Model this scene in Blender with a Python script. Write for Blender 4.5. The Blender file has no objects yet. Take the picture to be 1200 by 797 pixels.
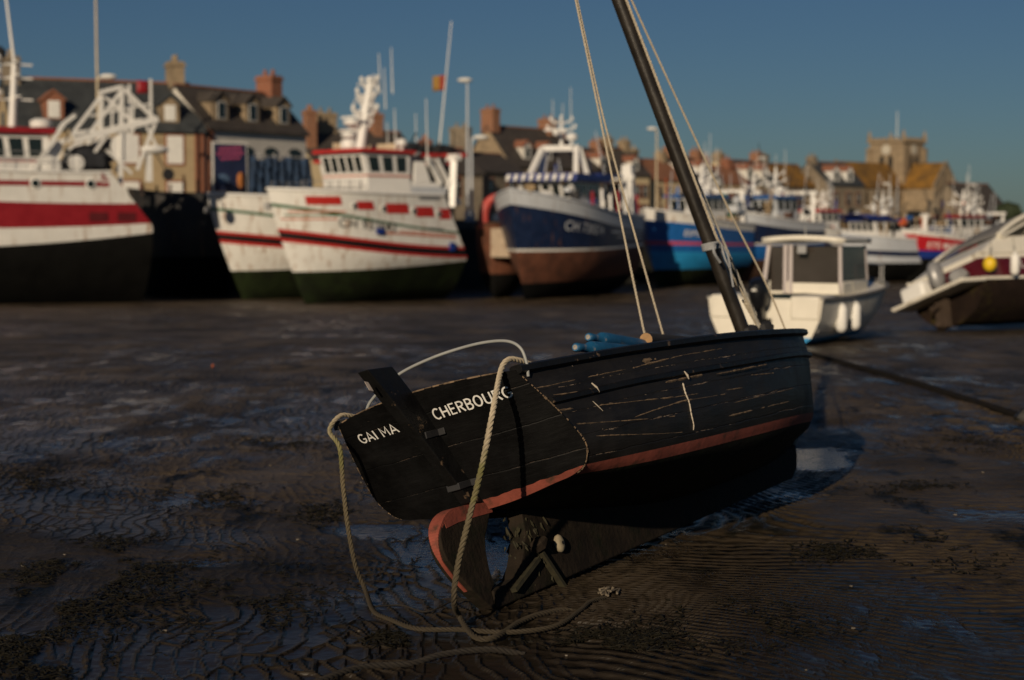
import bpy, math, random
import numpy as np
from math import sin, cos, pi, radians as R, atan2, hypot
from mathutils import Vector, Matrix
random.seed(7)
rng = np.random.default_rng(11)
S = bpy.context.scene
COL = S.collection

# ------------------------------------------------------------------ camera model (used to turn measured directions into places)
FPX, CAMH, CXP, CYP, YH = 1900.0, 1.75, 600.0, 398.5, 262.0
PITCH = math.atan((CYP - YH) / FPX)
def at(px, py, d):
    """point at distance d in front of the camera along the sight line px,py"""
    x = (px - CXP) / FPX; u = (CYP - py) / FPX
    dy = cos(PITCH) + u * sin(PITCH); dz = -sin(PITCH) + u * cos(PITCH)
    return Vector((x / dy * d, d, CAMH + dz / dy * d))
_gd = np.array([-50, 0, 12, 16, 20, 24, 28, 34, 40, 55, 70, 90, 100, 3500.0])
_gz = np.array([1.75, 1.75, 1.75, 1.79, 1.86, 1.94, 2.04, 2.28, 2.54, 3.15, 3.72, 4.40, 4.45, 4.6])
def gz(y):
    return CAMH - float(np.interp(y, _gd, _gz))

# ------------------------------------------------------------------ mesh builder
class MB:
    def __init__(s): s.v = []; s.f = []; s.m = []; s.uv = None
    def add(s, vs, fs, mi=0):
        b = len(s.v); s.v += [tuple(p) for p in vs]
        for f in fs: s.f.append(tuple(i + b for i in f)); s.m.append(mi)
        return s
    def box(s, x0, x1, y0, y1, z0, z1, mi=0):
        v = [(x, y, z) for z in (z0, z1) for y in (y0, y1) for x in (x0, x1)]
        return s.add(v, [(0, 2, 3, 1), (4, 5, 7, 6), (0, 1, 5, 4), (2, 6, 7, 3), (0, 4, 6, 2), (1, 3, 7, 5)], mi)
    def hexa(s, p, mi=0):
        """8 corners: bottom loop 0-3, top loop 4-7"""
        return s.add(p, [(3, 2, 1, 0), (4, 5, 6, 7), (0, 1, 5, 4), (1, 2, 6, 5), (2, 3, 7, 6), (3, 0, 4, 7)], mi)
    def beam(s, a, b, w, h=None, mi=0, up=(0, 0, 1)):
        h = h or w; a = Vector(a); b = Vector(b); d = (b - a).normalized(); up = Vector(up)
        sd = d.cross(up)
        if sd.length < 1e-3: sd = d.cross(Vector((1, 0, 0)))
        sd.normalize(); u = sd.cross(d)
        p = [q + sd * i * w / 2 + u * j * h / 2 for q in (a, b) for i, j in ((-1, -1), (1, -1), (1, 1), (-1, 1))]
        return s.hexa(p, mi)
    def tube(s, pts, r, n=8, mi=0, cap=True, closed=False):
        pts = [Vector(p) for p in pts]; k = len(pts)
        rs = r if isinstance(r, (list, tuple)) else [r] * k
        prev = None; vs = []
        for i, p in enumerate(pts):
            d = (pts[min(i + 1, k - 1)] - pts[max(i - 1, 0)])
            d = d.normalized() if d.length > 1e-9 else Vector((0, 0, 1))
            if prev is None:
                a = d.cross(Vector((0, 0, 1)))
                if a.length < 1e-2: a = d.cross(Vector((1, 0, 0)))
                a.normalize()
            else:
                a = prev - d * prev.dot(d)
                if a.length < 1e-6: a = d.cross(Vector((1, 0.3, 0)))
                a.normalize()
            prev = a; b = d.cross(a)
            for j in range(n):
                t = 2 * pi * j / n; vs.append(p + (a * cos(t) + b * sin(t)) * rs[i])
        fs = [(i * n + j, i * n + (j + 1) % n, (i + 1) * n + (j + 1) % n, (i + 1) * n + j) for i in range(k - 1) for j in range(n)]
        if cap: fs += [tuple(range(n))[::-1], tuple((k - 1) * n + j for j in range(n))]
        return s.add(vs, fs, mi)
    def lathe(s, prof, o=(0, 0, 0), n=16, axis='z', mi=0):
        vs = []
        for r, h in prof:
            for j in range(n):
                t = 2 * pi * j / n; a, b = r * cos(t), r * sin(t)
                q = (a, b, h) if axis == 'z' else ((h, a, b) if axis == 'x' else (b, h, a))
                vs.append((q[0] + o[0], q[1] + o[1], q[2] + o[2]))
        k = len(prof)
        fs = [(i * n + j, i * n + (j + 1) % n, (i + 1) * n + (j + 1) % n, (i + 1) * n + j) for i in range(k - 1) for j in range(n)]
        fs += [tuple(range(n))[::-1], tuple((k - 1) * n + j for j in range(n))]
        return s.add(vs, fs, mi)
    def ball(s, c, r, n=12, m=8, sc=(1, 1, 1), mi=0, jit=0):
        pr = []
        vs = []
        for i in range(m + 1):
            t = pi * i / m
            for j in range(n):
                q = 2 * pi * j / n
                k = 1 + (random.uniform(-jit, jit) if 0 < i < m else 0)
                vs.append((c[0] + r * k * sc[0] * sin(t) * cos(q), c[1] + r * k * sc[1] * sin(t) * sin(q), c[2] + r * k * sc[2] * cos(t)))
        fs = [(i * n + j, (i + 1) * n + j, (i + 1) * n + (j + 1) % n, i * n + (j + 1) % n) for i in range(m) for j in range(n)]
        return s.add(vs, fs, mi)
    def grid(s, rows, mis=None, flip=False, mi=0):
        n = len(rows[0]); vs = [p for r in rows for p in r]; b = len(s.v); s.v += [tuple(p) for p in vs]
        for i in range(len(rows) - 1):
            for j in range(n - 1):
                f = (b + i * n + j, b + i * n + j + 1, b + (i + 1) * n + j + 1, b + (i + 1) * n + j)
                s.f.append(f[::-1] if flip else f); s.m.append(mis[i] if mis else mi)
        return s
    def prism(s, poly, t0, t1, fn, mi=0):
        """polygon (a,b) extruded between t0,t1; fn(a,b,t)->xyz"""
        n = len(poly); vs = [fn(a, b, t0) for a, b in poly] + [fn(a, b, t1) for a, b in poly]
        fs = [tuple(range(n))[::-1], tuple(range(n, 2 * n))] + [(i, (i + 1) % n, n + (i + 1) % n, n + i) for i in range(n)]
        return s.add(vs, fs, mi)
    def quad(s, a, b, c, d, mi=0): return s.add([a, b, c, d], [(0, 1, 2, 3)], mi)
    def build(s, name, mats, parent=None, smooth=True, sharp=38, bevel=0, loc=None, uv=None):
        me = bpy.data.meshes.new(name); me.from_pydata(s.v, [], s.f)
        mats = mats if isinstance(mats, (list, tuple)) else [mats]
        for m in mats: me.materials.append(m)
        if len(mats) > 1: me.polygons.foreach_set('material_index', s.m)
        if uv:
            l = me.uv_layers.new(name='UVMap')
            idx = np.zeros(len(me.loops), dtype=np.int32); me.loops.foreach_get('vertex_index', idx)
            l.data.foreach_set('uv', np.array(uv, dtype=np.float32)[idx].ravel())
        if smooth:
            me.polygons.foreach_set('use_smooth', [True] * len(me.polygons)); me.set_sharp_from_angle(angle=R(sharp))
        me.update()
        o = bpy.data.objects.new(name, me); COL.objects.link(o)
        if parent: o.parent = parent
        if loc: o.location = loc
        if bevel:
            b = o.modifiers.new('bevel', 'BEVEL'); b.width = bevel; b.segments = 2; b.limit_method = 'ANGLE'; b.angle_limit = R(40)
        return o

def tag(o, label=None, cat=None, group=None, kind=None):
    for k, v in (('label', label), ('category', cat), ('group', group), ('kind', kind)):
        if v: o[k] = v
    return o
def thing(name, label, cat, loc=(0, 0, 0), rz=0, group=None, rx=0, ry=0):
    o = bpy.data.objects.new(name, None); COL.objects.link(o); o.empty_display_size = .2
    o.location = loc; o.rotation_euler = (rx, ry, rz)
    return tag(o, label, cat, group)
def copy_tree(o, parent=None):
    c = o.copy(); COL.objects.link(c); c.parent = parent
    for ch in list(o.children): copy_tree(ch, c)
    return c

# ------------------------------------------------------------------ materials
def nd(t, typ, ins=None, **pr):
    n = t.nodes.new(typ)
    for k, v in pr.items(): setattr(n, k, v)
    for k, v in (ins or {}).items():
        if isinstance(v, bpy.types.NodeSocket): t.links.new(v, n.inputs[k])
        else: n.inputs[k].default_value = v
    return n
def mt(t, op, a, b=0.0, c=0.0, clamp=False):
    return nd(t, 'ShaderNodeMath', {0: a, 1: b, 2: c}, operation=op, use_clamp=clamp).outputs[0]
def ramp(t, fac, a, b, c0=0.0, c1=1.0):
    return nd(t, 'ShaderNodeMapRange', {0: fac, 1: a, 2: b, 3: c0, 4: c1}, clamp=True).outputs[0]
def mixc(t, f, a, b):
    n = nd(t, 'ShaderNodeMix', data_type='RGBA')
    for s, v in ((0, f), (6, a), (7, b)):
        if isinstance(v, bpy.types.NodeSocket): t.links.new(v, n.inputs[s])
        else: n.inputs[s].default_value = (v if s == 0 else (*v[:3], 1))
    return n.outputs[2]
def noise(t, vec, scale, detail=3, rough=.55, dist=0):
    return nd(t, 'ShaderNodeTexNoise', {'Vector': vec, 'Scale': scale, 'Detail': detail, 'Roughness': rough, 'Distortion': dist}).outputs[0]
def mapping(t, vec, sc=(1, 1, 1), rot=(0, 0, 0), loc=(0, 0, 0)):
    return nd(t, 'ShaderNodeMapping', {'Vector': vec, 'Scale': sc, 'Rotation': rot, 'Location': loc}).outputs[0]
def newmat(name):
    m = bpy.data.materials.new(name); m.use_nodes = True; t = m.node_tree
    return m, t, t.nodes['Principled BSDF'], nd(t, 'ShaderNodeTexCoord')
def mat(name, c, rough=.5, var=.25, scale=3.0, metal=0, bump=0.0, dirt=None, dirt_amt=.5, streak=False, spec=.5, bscale=None, c2=None):
    """painted / plain surface: tone wander, optional dirt or rust (streaked down when streak)"""
    m, t, p, tc = newmat(name); o = tc.outputs['Object']
    n = noise(t, o, scale, 5, .6)
    dk = tuple(x * (1 - var) for x in c); lt = tuple(min(1, x * (1 + var * .6)) for x in c)
    col = mixc(t, ramp(t, n, .3, .7), dk, c2 or lt)
    if dirt:
        v = mapping(t, o, (2.2, 2.2, .22)) if streak else o
        d = ramp(t, noise(t, v, scale * 1.3 if not streak else 1.6, 6, .65), .62 - .2 * dirt_amt, .72 - .1 * dirt_amt)
        col = mixc(t, mt(t, 'MULTIPLY', d, .8), col, dirt)
    t.links.new(col, p.inputs['Base Color'])
    t.links.new(ramp(t, n, .2, .8, max(.03, rough - .1), min(1, rough + .12)), p.inputs['Roughness'])
    p.inputs['Metallic'].default_value = metal; p.inputs['Specular IOR Level'].default_value = spec
    if bump:
        b = nd(t, 'ShaderNodeBump', {'Strength': .6, 'Distance': bump, 'Height': noise(t, o, bscale or scale * 4, 5, .6)})
        t.links.new(b.outputs[0], p.inputs['Normal'])
    return m
MT = {}
def mm(name, *a, **k):
    if name not in MT: MT[name] = mat(name, *a, **k)
    return MT[name]
WHITE = mat('white_hull_paint', (.74, .73, .69), .35, .08, 1.5, dirt=(.30, .16, .07), dirt_amt=.42, streak=True)
WHITE2 = mat('white_superstructure_paint', (.76, .75, .72), .4, .06, 2)
GREYW = mat('pale_blue_grey_paint', (.5, .53, .57), .45, .08, 2, dirt=(.2, .12, .07), dirt_amt=.15, streak=True)
RED = mat('red_paint', (.45, .025, .02), .4, .15, 2)
DRED = mat('dark_red_paint', (.26, .012, .018), .4, .15, 2)
ORANGE = mat('orange_red_paint', (.52, .1, .03), .45, .15, 2)
GREEN = mat('green_stripe_paint', (.02, .11, .05), .45, .15, 2)
BLACKP = mat('black_hull_paint', (.008, .008, .009), .5, .3, 1.5, spec=.3)
NAVY = mat('navy_hull_paint', (.008, .018, .055), .4, .25, 2, dirt=(.1, .05, .03), dirt_amt=.3, streak=True)
BLUE = mat('bright_blue_hull_paint', (.012, .11, .36), .4, .15, 2)
LBLUE = mat('sky_blue_hull_paint', (.02, .26, .55), .45, .15, 2)
ROYAL = mat('royal_blue_paint', (.008, .03, .2), .45, .15, 2)
PINK = mat('pink_stripe_paint', (.5, .07, .13), .45, .1, 2)
RUST = mat('rusty_antifouling', (.13, .045, .022), .8, .45, 1.2, dirt=(.05, .02, .012), dirt_amt=.5)
RUSTD = mat('dark_rust_steel', (.07, .032, .018), .8, .4, 1.5, dirt=(.16, .06, .025), dirt_amt=.3)
WEED = mat('weed_covered_bottom', (.012, .020, .005), .85, .6, .8, dirt=(.005, .005, .003), dirt_amt=.7, spec=.2)
SLIME = mat('black_slimy_bottom', (.005, .005, .0045), .8, .4, 1.2, spec=.15)
GLASS = mat('dark_window_glass', (.012, .018, .018), .08, .1, 1, spec=.8)
GREYM = mat('grey_galvanised_metal', (.33, .33, .33), .45, .12, 4, metal=.4)
DARKG = mat('dark_gear', (.015, .015, .017), .7, .4, 3)
NET = mat('dark_fishing_net', (.02, .022, .028), .95, .6, 6, bump=.05, bscale=14)
NETB = mat('blue_fishing_net', (.018, .04, .085), .95, .6, 3, bump=.08, bscale=9)
NETG = mat('green_fishing_net', (.03, .17, .11), .9, .4, 3, bump=.05, bscale=9)
YELLOW = mat('yellow_plastic', (.75, .5, .02), .45, .12, 4)
BUFF = mat('buff_painted_steel', (.55, .46, .32), .5, .15, 2)
CONC = mat('quay_masonry', (.13, .115, .095), .9, .35, .6, bump=.05, dirt=(.03, .032, .02), dirt_amt=.6)
WALLD = mat('weedy_quay_masonry', (.035, .034, .026), .9, .5, .7, bump=.06, dirt=(.012, .014, .008), dirt_amt=.7)
TILES = mat('pavement_concrete', (.2, .19, .17), .9, .2, .4)
SLATE = mat('grey_slate', (.045, .05, .052), .6, .3, 1.5, bump=.03, bscale=6)
SLATEB = mat('brown_slate', (.06, .05, .042), .7, .3, 1.5, bump=.03, bscale=6)
TILEO = mat('orange_clay_tile', (.24, .105, .055), .8, .3, 1.2, bump=.04, bscale=5)
LICHEN = mat('lichen_covered_slate', (.12, .075, .03), .85, .5, .5, c2=(.30, .145, .018), bump=.03, bscale=4)
RENDER_B = mat('beige_render', (.38, .29, .17), .9, .15, .8, dirt=(.2, .15, .09), dirt_amt=.2)
RENDER_W = mat('off_white_render', (.64, .61, .55), .9, .12, .8)
CREAM = mat('cream_render', (.55, .44, .27), .9, .15, .8)
STONE = mat('granite_rubble_stone', (.29, .22, .14), .92, .35, 1.2, bump=.06, dirt=(.12, .09, .06), dirt_amt=.35)
STONEG = mat('grey_granite_stone', (.22, .18, .13), .92, .35, 1.0, bump=.06, dirt=(.1, .075, .05), dirt_amt=.35)
def brickmat(name, c1, c2, cm):
    m, t, p, tc = newmat(name)
    v = nd(t, 'ShaderNodeVectorMath', {0: tc.outputs['Object']}, operation='MULTIPLY'); v.inputs[1].default_value = (1, 1, 1)
    sx = nd(t, 'ShaderNodeSeparateXYZ', {0: v.outputs[0]})
    cb = nd(t, 'ShaderNodeCombineXYZ', {0: mt(t, 'ADD', sx.outputs[0], sx.outputs[1]), 1: sx.outputs[2], 2: 0.0})
    b = nd(t, 'ShaderNodeTexBrick', {'Vector': cb.outputs[0], 'Color1': (*c1, 1), 'Color2': (*c2, 1), 'Mortar': (*cm, 1), 'Scale': 2.2, 'Mortar Size': .02})
    t.links.new(b.outputs[0], p.inputs['Base Color']); p.inputs['Roughness'].default_value = .9
    return m
BRICK = brickmat('red_brick', (.3, .1, .05), (.22, .07, .035), (.22, .17, .12))
BRICKO = brickmat('orange_brick', (.30, .125, .06), (.22, .085, .045), (.25, .2, .14))
SHUT = mat('white_shutter_paint', (.72, .71, .67), .6, .08, 3)
WOODP = mat('weathered_wood', (.16, .1, .06), .85, .35, 3)
# ------------------------------------------------------------------ paths
def spline(pts, n=12):
    P = [Vector(p) for p in pts]; P = [P[0] * 2 - P[1]] + P + [P[-1] * 2 - P[-2]]; out = []
    for i in range(1, len(P) - 2):
        a, b, c, d = P[i - 1:i + 3]
        for j in range(n):
            t = j / n
            out.append(.5 * ((2 * b) + (c - a) * t + (2 * a - 5 * b + 4 * c - d) * t * t + (3 * b - a - 3 * c + d) * t ** 3))
    out.append(P[-2]); return out
def resample(pts, step):
    L = [0]
    for a, b in zip(pts, pts[1:]): L.append(L[-1] + (b - a).length)
    n = max(2, int(L[-1] / step)); A = np.array([tuple(p) for p in pts]); s = np.linspace(0, L[-1], n + 1)
    return [Vector((np.interp(q, L, A[:, 0]), np.interp(q, L, A[:, 1]), np.interp(q, L, A[:, 2]))) for q in s]
def rope_mb(mb, pts, r, pitch=None, strands=3, n=6, step=None):
    pitch = pitch or r * 7; step = step or pitch / 9
    P = resample(spline(pts, 14), step); k = len(P); prev = None; fr = []
    for i in range(k):
        d = (P[min(i + 1, k - 1)] - P[max(i - 1, 0)]).normalized()
        a = d.cross(Vector((0.2, .1, 1))) if prev is None else prev - d * prev.dot(d)
        a.normalize(); prev = a; fr.append((a, d.cross(a)))
    for s_ in range(strands):
        q = []
        for i in range(k):
            t = 2 * pi * (s_ / strands + i * step / pitch); a, b = fr[i]
            q.append(P[i] + (a * cos(t) + b * sin(t)) * r * .52)
        mb.tube(q, r * .56, n)
    return mb

# ------------------------------------------------------------------ lettering
def text_verts(s, narrow=1.0):
    cu = bpy.data.curves.new('lettering_curve', 'FONT'); cu.body = s; cu.size = 1; cu.offset = .006; cu.space_character = 1.08; cu.resolution_u = 5
    o = bpy.data.objects.new('lettering_source', cu); COL.objects.link(o)
    bpy.context.view_layer.update()
    dg = bpy.context.evaluated_depsgraph_get(); me = o.evaluated_get(dg).to_mesh()
    v = np.array([x.co[:] for x in me.vertices]); f = [tuple(p.vertices) for p in me.polygons]
    o.evaluated_get(dg).to_mesh_clear(); bpy.data.objects.remove(o); bpy.data.curves.remove(cu)
    x0 = v[:, 0].min(); v[:, 0] -= x0; w = v[:, 0].max()
    return v, f, w

# ------------------------------------------------------------------ the black sailing boat
HP = thing('sailing_boat', 'black wooden sailing boat heeled over on the wet mud, red waterline, peeling planks', 'sailing boat',
           (-.022, 7.395, 0))
_phi, _heel, _trim = .528, .3055, .022
RK, ZB, CV = .565, .476, .365
_f = Vector((sin(_phi) * cos(_trim), cos(_phi) * cos(_trim), sin(_trim))); _p = Vector((-cos(_phi), sin(_phi), 0)); _u = _f.cross(_p)
_u2 = _u * cos(_heel) + _p * sin(_heel); _p2 = _p * cos(_heel) - _u * sin(_heel)
HM = Matrix(((_f.x, _p2.x, _u2.x), (_f.y, _p2.y, _u2.y), (_f.z, _p2.z, _u2.z)))
HP.rotation_euler = HM.to_euler()
HLOC = Vector((-.022, 7.395, 0))
def hw(x, y, z): return HM @ Vector((x, y, z)) + HLOC
def hl(px, py, axis, val):
    """boat-frame point where the sight line px,py crosses the plane axis=val"""
    C = HM.transposed() @ (Vector((0, 0, CAMH)) - HLOC); D = HM.transposed() @ (at(px, py, 5) - Vector((0, 0, CAMH)))
    return C + D * ((val - C[axis]) / D[axis])
def ht(px, py):
    C = HM.transposed() @ (Vector((0, 0, CAMH)) - HLOC); D = HM.transposed() @ (at(px, py, 5) - Vector((0, 0, CAMH)))
    k = 7 / max(1e-6, D.length) * 1.0
    for _ in range(30):
        X = C + D * k; k -= (X.x + RK * (X.z - ZB) - CV * X.y ** 2) / (D.x + RK * D.z - 2 * CV * X.y * D.y)
    return C + D * k

def hero_paint(name, base=(.0085, .0078, .0074), transom=False):
    m, t, p, tc = newmat(name)
    uv = tc.outputs['UV']; ob = tc.outputs['Object']
    sx = nd(t, 'ShaderNodeSeparateXYZ', {0: uv}); u, v = sx.outputs[0], sx.outputs[1]
    wob = mt(t, 'MULTIPLY', mt(t, 'SUBTRACT', noise(t, mapping(t, uv, (2.2, .6, 1)), 1.6, 4, .6), .5), .03)
    vv = mt(t, 'ADD', v, wob)
    fr = mt(t, 'FRACT', mt(t, 'DIVIDE', vv, .118 if not transom else .17))
    dist = mt(t, 'MULTIPLY', mt(t, 'ABSOLUTE', mt(t, 'SUBTRACT', fr, .5)), .118 if not transom else .17)
    nchip = noise(t, mapping(t, uv, (2.6, 5, 1), loc=(3.1, 0, 0)), 1.5, 6, .72)
    wid = ramp(t, nchip, .52, .75, .0, .006 if not transom else .003)
    seam = mt(t, 'LESS_THAN', dist, wid)
    rag = mt(t, 'GREATER_THAN', noise(t, mapping(t, uv, (14, 60, 1)), 2.0, 4, .7), .47)
    seam = mt(t, 'MULTIPLY', mt(t, 'MULTIPLY', seam, rag), .75)
    area = ramp(t, noise(t, uv, 1.7, 2), .5, .62)
    scr = mt(t, 'MULTIPLY', mt(t, 'GREATER_THAN', noise(t, mapping(t, uv, (9, 34, 1), rot=(0, 0, .12)), 2.0, 6, .75), .69), area)
    fleck = mt(t, 'GREATER_THAN', noise(t, mapping(t, uv, (22, 34, 1)), 1.6, 3, .6), .735)
    chips = mt(t, 'MINIMUM', mt(t, 'ADD', mt(t, 'ADD', seam, scr), fleck), 1.0)
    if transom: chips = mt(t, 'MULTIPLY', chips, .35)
    wood = mixc(t, ramp(t, noise(t, mapping(t, uv, (6, 30, 1)), 3, 3), .35, .65), (.13, .075, .045), (.42, .34, .27))
    n2 = noise(t, ob, 5, 6, .65)
    blk = mixc(t, ramp(t, n2, .35, .7), base, tuple(x * 2.3 for x in base))
    hz = noise(t, mapping(t, ob, (1.3, 1.3, 7)), 2, 5, .7)
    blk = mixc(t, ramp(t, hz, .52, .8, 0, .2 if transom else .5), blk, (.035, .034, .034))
    t.links.new(mixc(t, chips, blk, wood), p.inputs['Base Color'])
    t.links.new(mt(t, 'ADD', ramp(t, n2, .3, .7, .42, .62), mt(t, 'MULTIPLY', chips, .3), clamp=True), p.inputs['Roughness'])
    groove = ramp(t, dist, .0, .004, 0, 1)
    h = mt(t, 'ADD', mt(t, 'MULTIPLY', groove, .5), mt(t, 'ADD', mt(t, 'MULTIPLY', noise(t, mapping(t, uv, (4, 26, 1)), 2, 6, .65), .7), mt(t, 'MULTIPLY', chips, -.35)))
    b = nd(t, 'ShaderNodeBump', {'Strength': .7, 'Distance': .006, 'Height': h}); t.links.new(b.outputs[0], p.inputs['Normal'])
    p.inputs['Specular IOR Level'].default_value = .2 if transom else .22
    return m
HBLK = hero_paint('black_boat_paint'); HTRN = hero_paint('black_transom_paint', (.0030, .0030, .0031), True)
HRED = mat('faded_red_waterline_paint', (.24, .055, .034), .75, .35, 8, dirt=(.04, .025, .012), dirt_amt=.45, bump=.004)
HBOT = mat('dark_weedy_antifouling', (.007, .006, .004), .8, .45, 4, dirt=(.008, .013, .003), dirt_amt=.5, bump=.012, bscale=22, spec=.15)
HDEAD = mat('muddy_deadwood', (.02, .014, .009), .85, .5, 7, dirt=(.006, .008, .003), dirt_amt=.5, bump=.012, bscale=30, spec=.2)
HTRIM = mat('chipped_black_timber', (.006, .006, .006), .5, .4, 9, dirt=(.3, .2, .12), dirt_amt=.0, bump=.006, bscale=25, spec=.3)
HIN = mat('dull_grey_inside_paint', (.06, .058, .055), .7, .3, 6)
HEDGE = mat('bare_worn_timber', (.22, .15, .09), .85, .5, 14, dirt=(.02, .015, .01), dirt_amt=.6, bump=.01, bscale=30)
LETTER = mat('white_lettering_paint', (.8, .79, .75), .6, .12, 30)

# sections: (y,z) per row r0..r9 at six stations
_sec = [[(.03, .437), (.15, .442), (.27, .455), (.40, .475), (.48, .487), (.55, .52), (.60, .60), (.598, .69), (.562, .835), (.506, 1.007)],
        [(.04, .32), (.28, .35), (.46, .38), (.58, .415), (.62, .44), (.655, .49), (.685, .575), (.69, .675), (.665, .825), (.62, .985)],
        [(.04, .18), (.30, .22), (.51, .285), (.62, .36), (.65, .40), (.68, .45), (.71, .545), (.72, .645), (.715, .79), (.69, .945)],
        [(.04, .14), (.26, .19), (.46, .255), (.575, .33), (.61, .37), (.645, .42), (.68, .52), (.69, .62), (.69, .765), (.665, .905)],
        [(.035, .14), (.15, .20), (.27, .255), (.36, .30), (.39, .335), (.425, .385), (.45, .49), (.47, .59), (.50, .74), (.50, .885)],
        [(.022, .18), (.022, .22), (.022, .26), (.022, .285), (.022, .30), (.022, .35), (.022, .46), (.022, .57), (.022, .745), (.022, .905)]]
_sx = [0, .65, 1.65, 2.5, 3.31, None]
_stem = [3.82, 3.9, 3.97, 4.01, 4.03, 4.07, 4.14, 4.2, 4.27, 4.35]
def cr(vals, q):
    n = len(vals); i = min(int(q), n - 2); t = q - i
    g = lambda k: np.array(vals[k]) if 0 <= k < n else (2 * np.array(vals[0]) - np.array(vals[1]) if k < 0 else 2 * np.array(vals[-1]) - np.array(vals[-2]))
    a, b, c, d = g(i - 1), g(i), g(i + 1), g(i + 2)
    return .5 * (2 * b + (c - a) * t + (2 * a - 5 * b + 4 * c - d) * t * t + (3 * b - a - 3 * c + d) * t ** 3)
def hero_pt(q, r):
    """q: station 0-5, r: row 0-9 -> x,|y|,z"""
    rows = []
    for k in range(6):
        x = [-RK * (z - ZB) + CV * y * y for y, z in _sec[0]] if k == 0 else (_stem if k == 5 else [_sx[k]] * 10)
        rows.append(cr([(x[j], *_sec[k][j]) for j in range(10)], r))
    p = cr(rows, q); return float(p[0]), max(.02, float(p[1])), float(p[2])
QS = [i * 5 / 44 for i in range(45)]
RS = []; RM = []
for r in range(9):
    for j in range(3): RS.append(r + j / 3); RM.append(2 if r < 4 else (1 if r == 4 else 0))
RS.append(9.0)
_gi = [0]; 
for r0, r1 in zip(RS, RS[1:]):
    a, b = hero_pt(2, r0), hero_pt(2, r1); _gi.append(_gi[-1] + hypot(b[1] - a[1], b[2] - a[2]))
mb = MB(); uvs = []
for sgn in (-1, 1):
    g = []
    for r, gi in zip(RS, _gi):
        row = []
        for q in QS:
            x, y, z = hero_pt(q, r); row.append((x, sgn * y, z)); uvs.append((x + (7 if sgn > 0 else 0), gi))
        g.append(row)
    mb.grid(g, RM, flip=(sgn > 0))
mb.build('hull', [HBLK, HRED, HBOT], HP, uv=uvs, sharp=50)
# inner skin
mb = MB()
for sgn in (-1, 1):
    g = []
    for r in [i * .5 for i in range(6, 19)]:
        g.append([(x + (.05 if q < .3 else 0), sgn * max(.0, y - .03), z + (.0 if r > 6 else .02)) for q in QS for x, y, z in [hero_pt(q, r)]])
    mb.grid(g, flip=(sgn < 0))
mb.box(.6, 3.0, -.34, .34, .46, .48)
mb.build('inner_planking', HIN, HP)
# transom
tp = [hero_pt(0, r) for r in RS]
tfn = lambda a, b, t: (-RK * (b - ZB) + CV * a * a + t, a, b)
mb = MB(); pl = [(y, z) for x, y, z in tp]; YU = [(-1 + 2 * j / 20) for j in range(21)]
lev = [(y, z, 0) for y, z in pl] + [(.506, 1.007, .035 * k / 3) for k in (1, 2, 3)]
sheet = lambda off: [[tfn(y * u, z + c * (1 - u * u), off) for u in YU] for y, z, c in lev]
A_, B_ = sheet(-.012), sheet(.03); mb.grid(A_, flip=True); mb.grid(B_); nA = len(lev) * 21
rim = [r_[0] for r_ in A_] + A_[-1][1:] + [r_[-1] for r_ in A_[::-1]][1:]; rim2 = [r_[0] for r_ in B_] + B_[-1][1:] + [r_[-1] for r_ in B_[::-1]][1:]
mb.grid([rim, rim2])
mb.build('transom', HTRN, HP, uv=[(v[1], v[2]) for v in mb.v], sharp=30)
# red paint along the foot of the transom
mb = MB()
band = [.035 + .513 * i / 30 for i in range(31)]
_oy, _oz = [a[0] for a in pl[:16]], [a[1] for a in pl[:16]]
top = [(y, .486 + .034 * (y / .55) ** 1.4 + .0022 * sin(y * 41) + .0016 * sin(y * 97)) for y in band]
low = [(y, min(float(np.interp(y, _oy, _oz)), tz_ - .002)) for y, tz_ in top]
for sgn in (-1,):
    mb.grid([[tfn(sgn * y, z + .002, -.0145) for y, z in low], [tfn(sgn * y, z, -.0145) for y, z in top]])
mb.build('waterline_stripe', HRED, HP)
# worn edges where planking meets transom
mb = MB()
for sgn in (-1, 1):
    for i in range(13, len(tp) - 1):
        for k in range(4):
            if random.random() < (.8 if sgn < 0 else .6):
                a = Vector((tp[i][0] - .008, sgn * (tp[i][1] + .001), tp[i][2])); b = Vector((tp[i + 1][0] - .008, sgn * (tp[i + 1][1] + .001), tp[i + 1][2]))
                w = random.uniform(.002, .006)
                mb.tube([a.lerp(b, k / 4), a.lerp(b, k / 4 + random.uniform(.12, .24))], w, 5)
for i in range(60):
    y = random.uniform(-.48, .44); y2 = y + random.uniform(.01, .05); cz = lambda q: 1.007 + .035 * (1 - (q / .506) ** 2)
    mb.tube([tfn(y, cz(y), -.008), tfn(y2, cz(y2), -.008)], random.uniform(.002, .005), 5)
tag(mb.build('worn_transom_edge', HEDGE, HP), kind='stuff')
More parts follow.
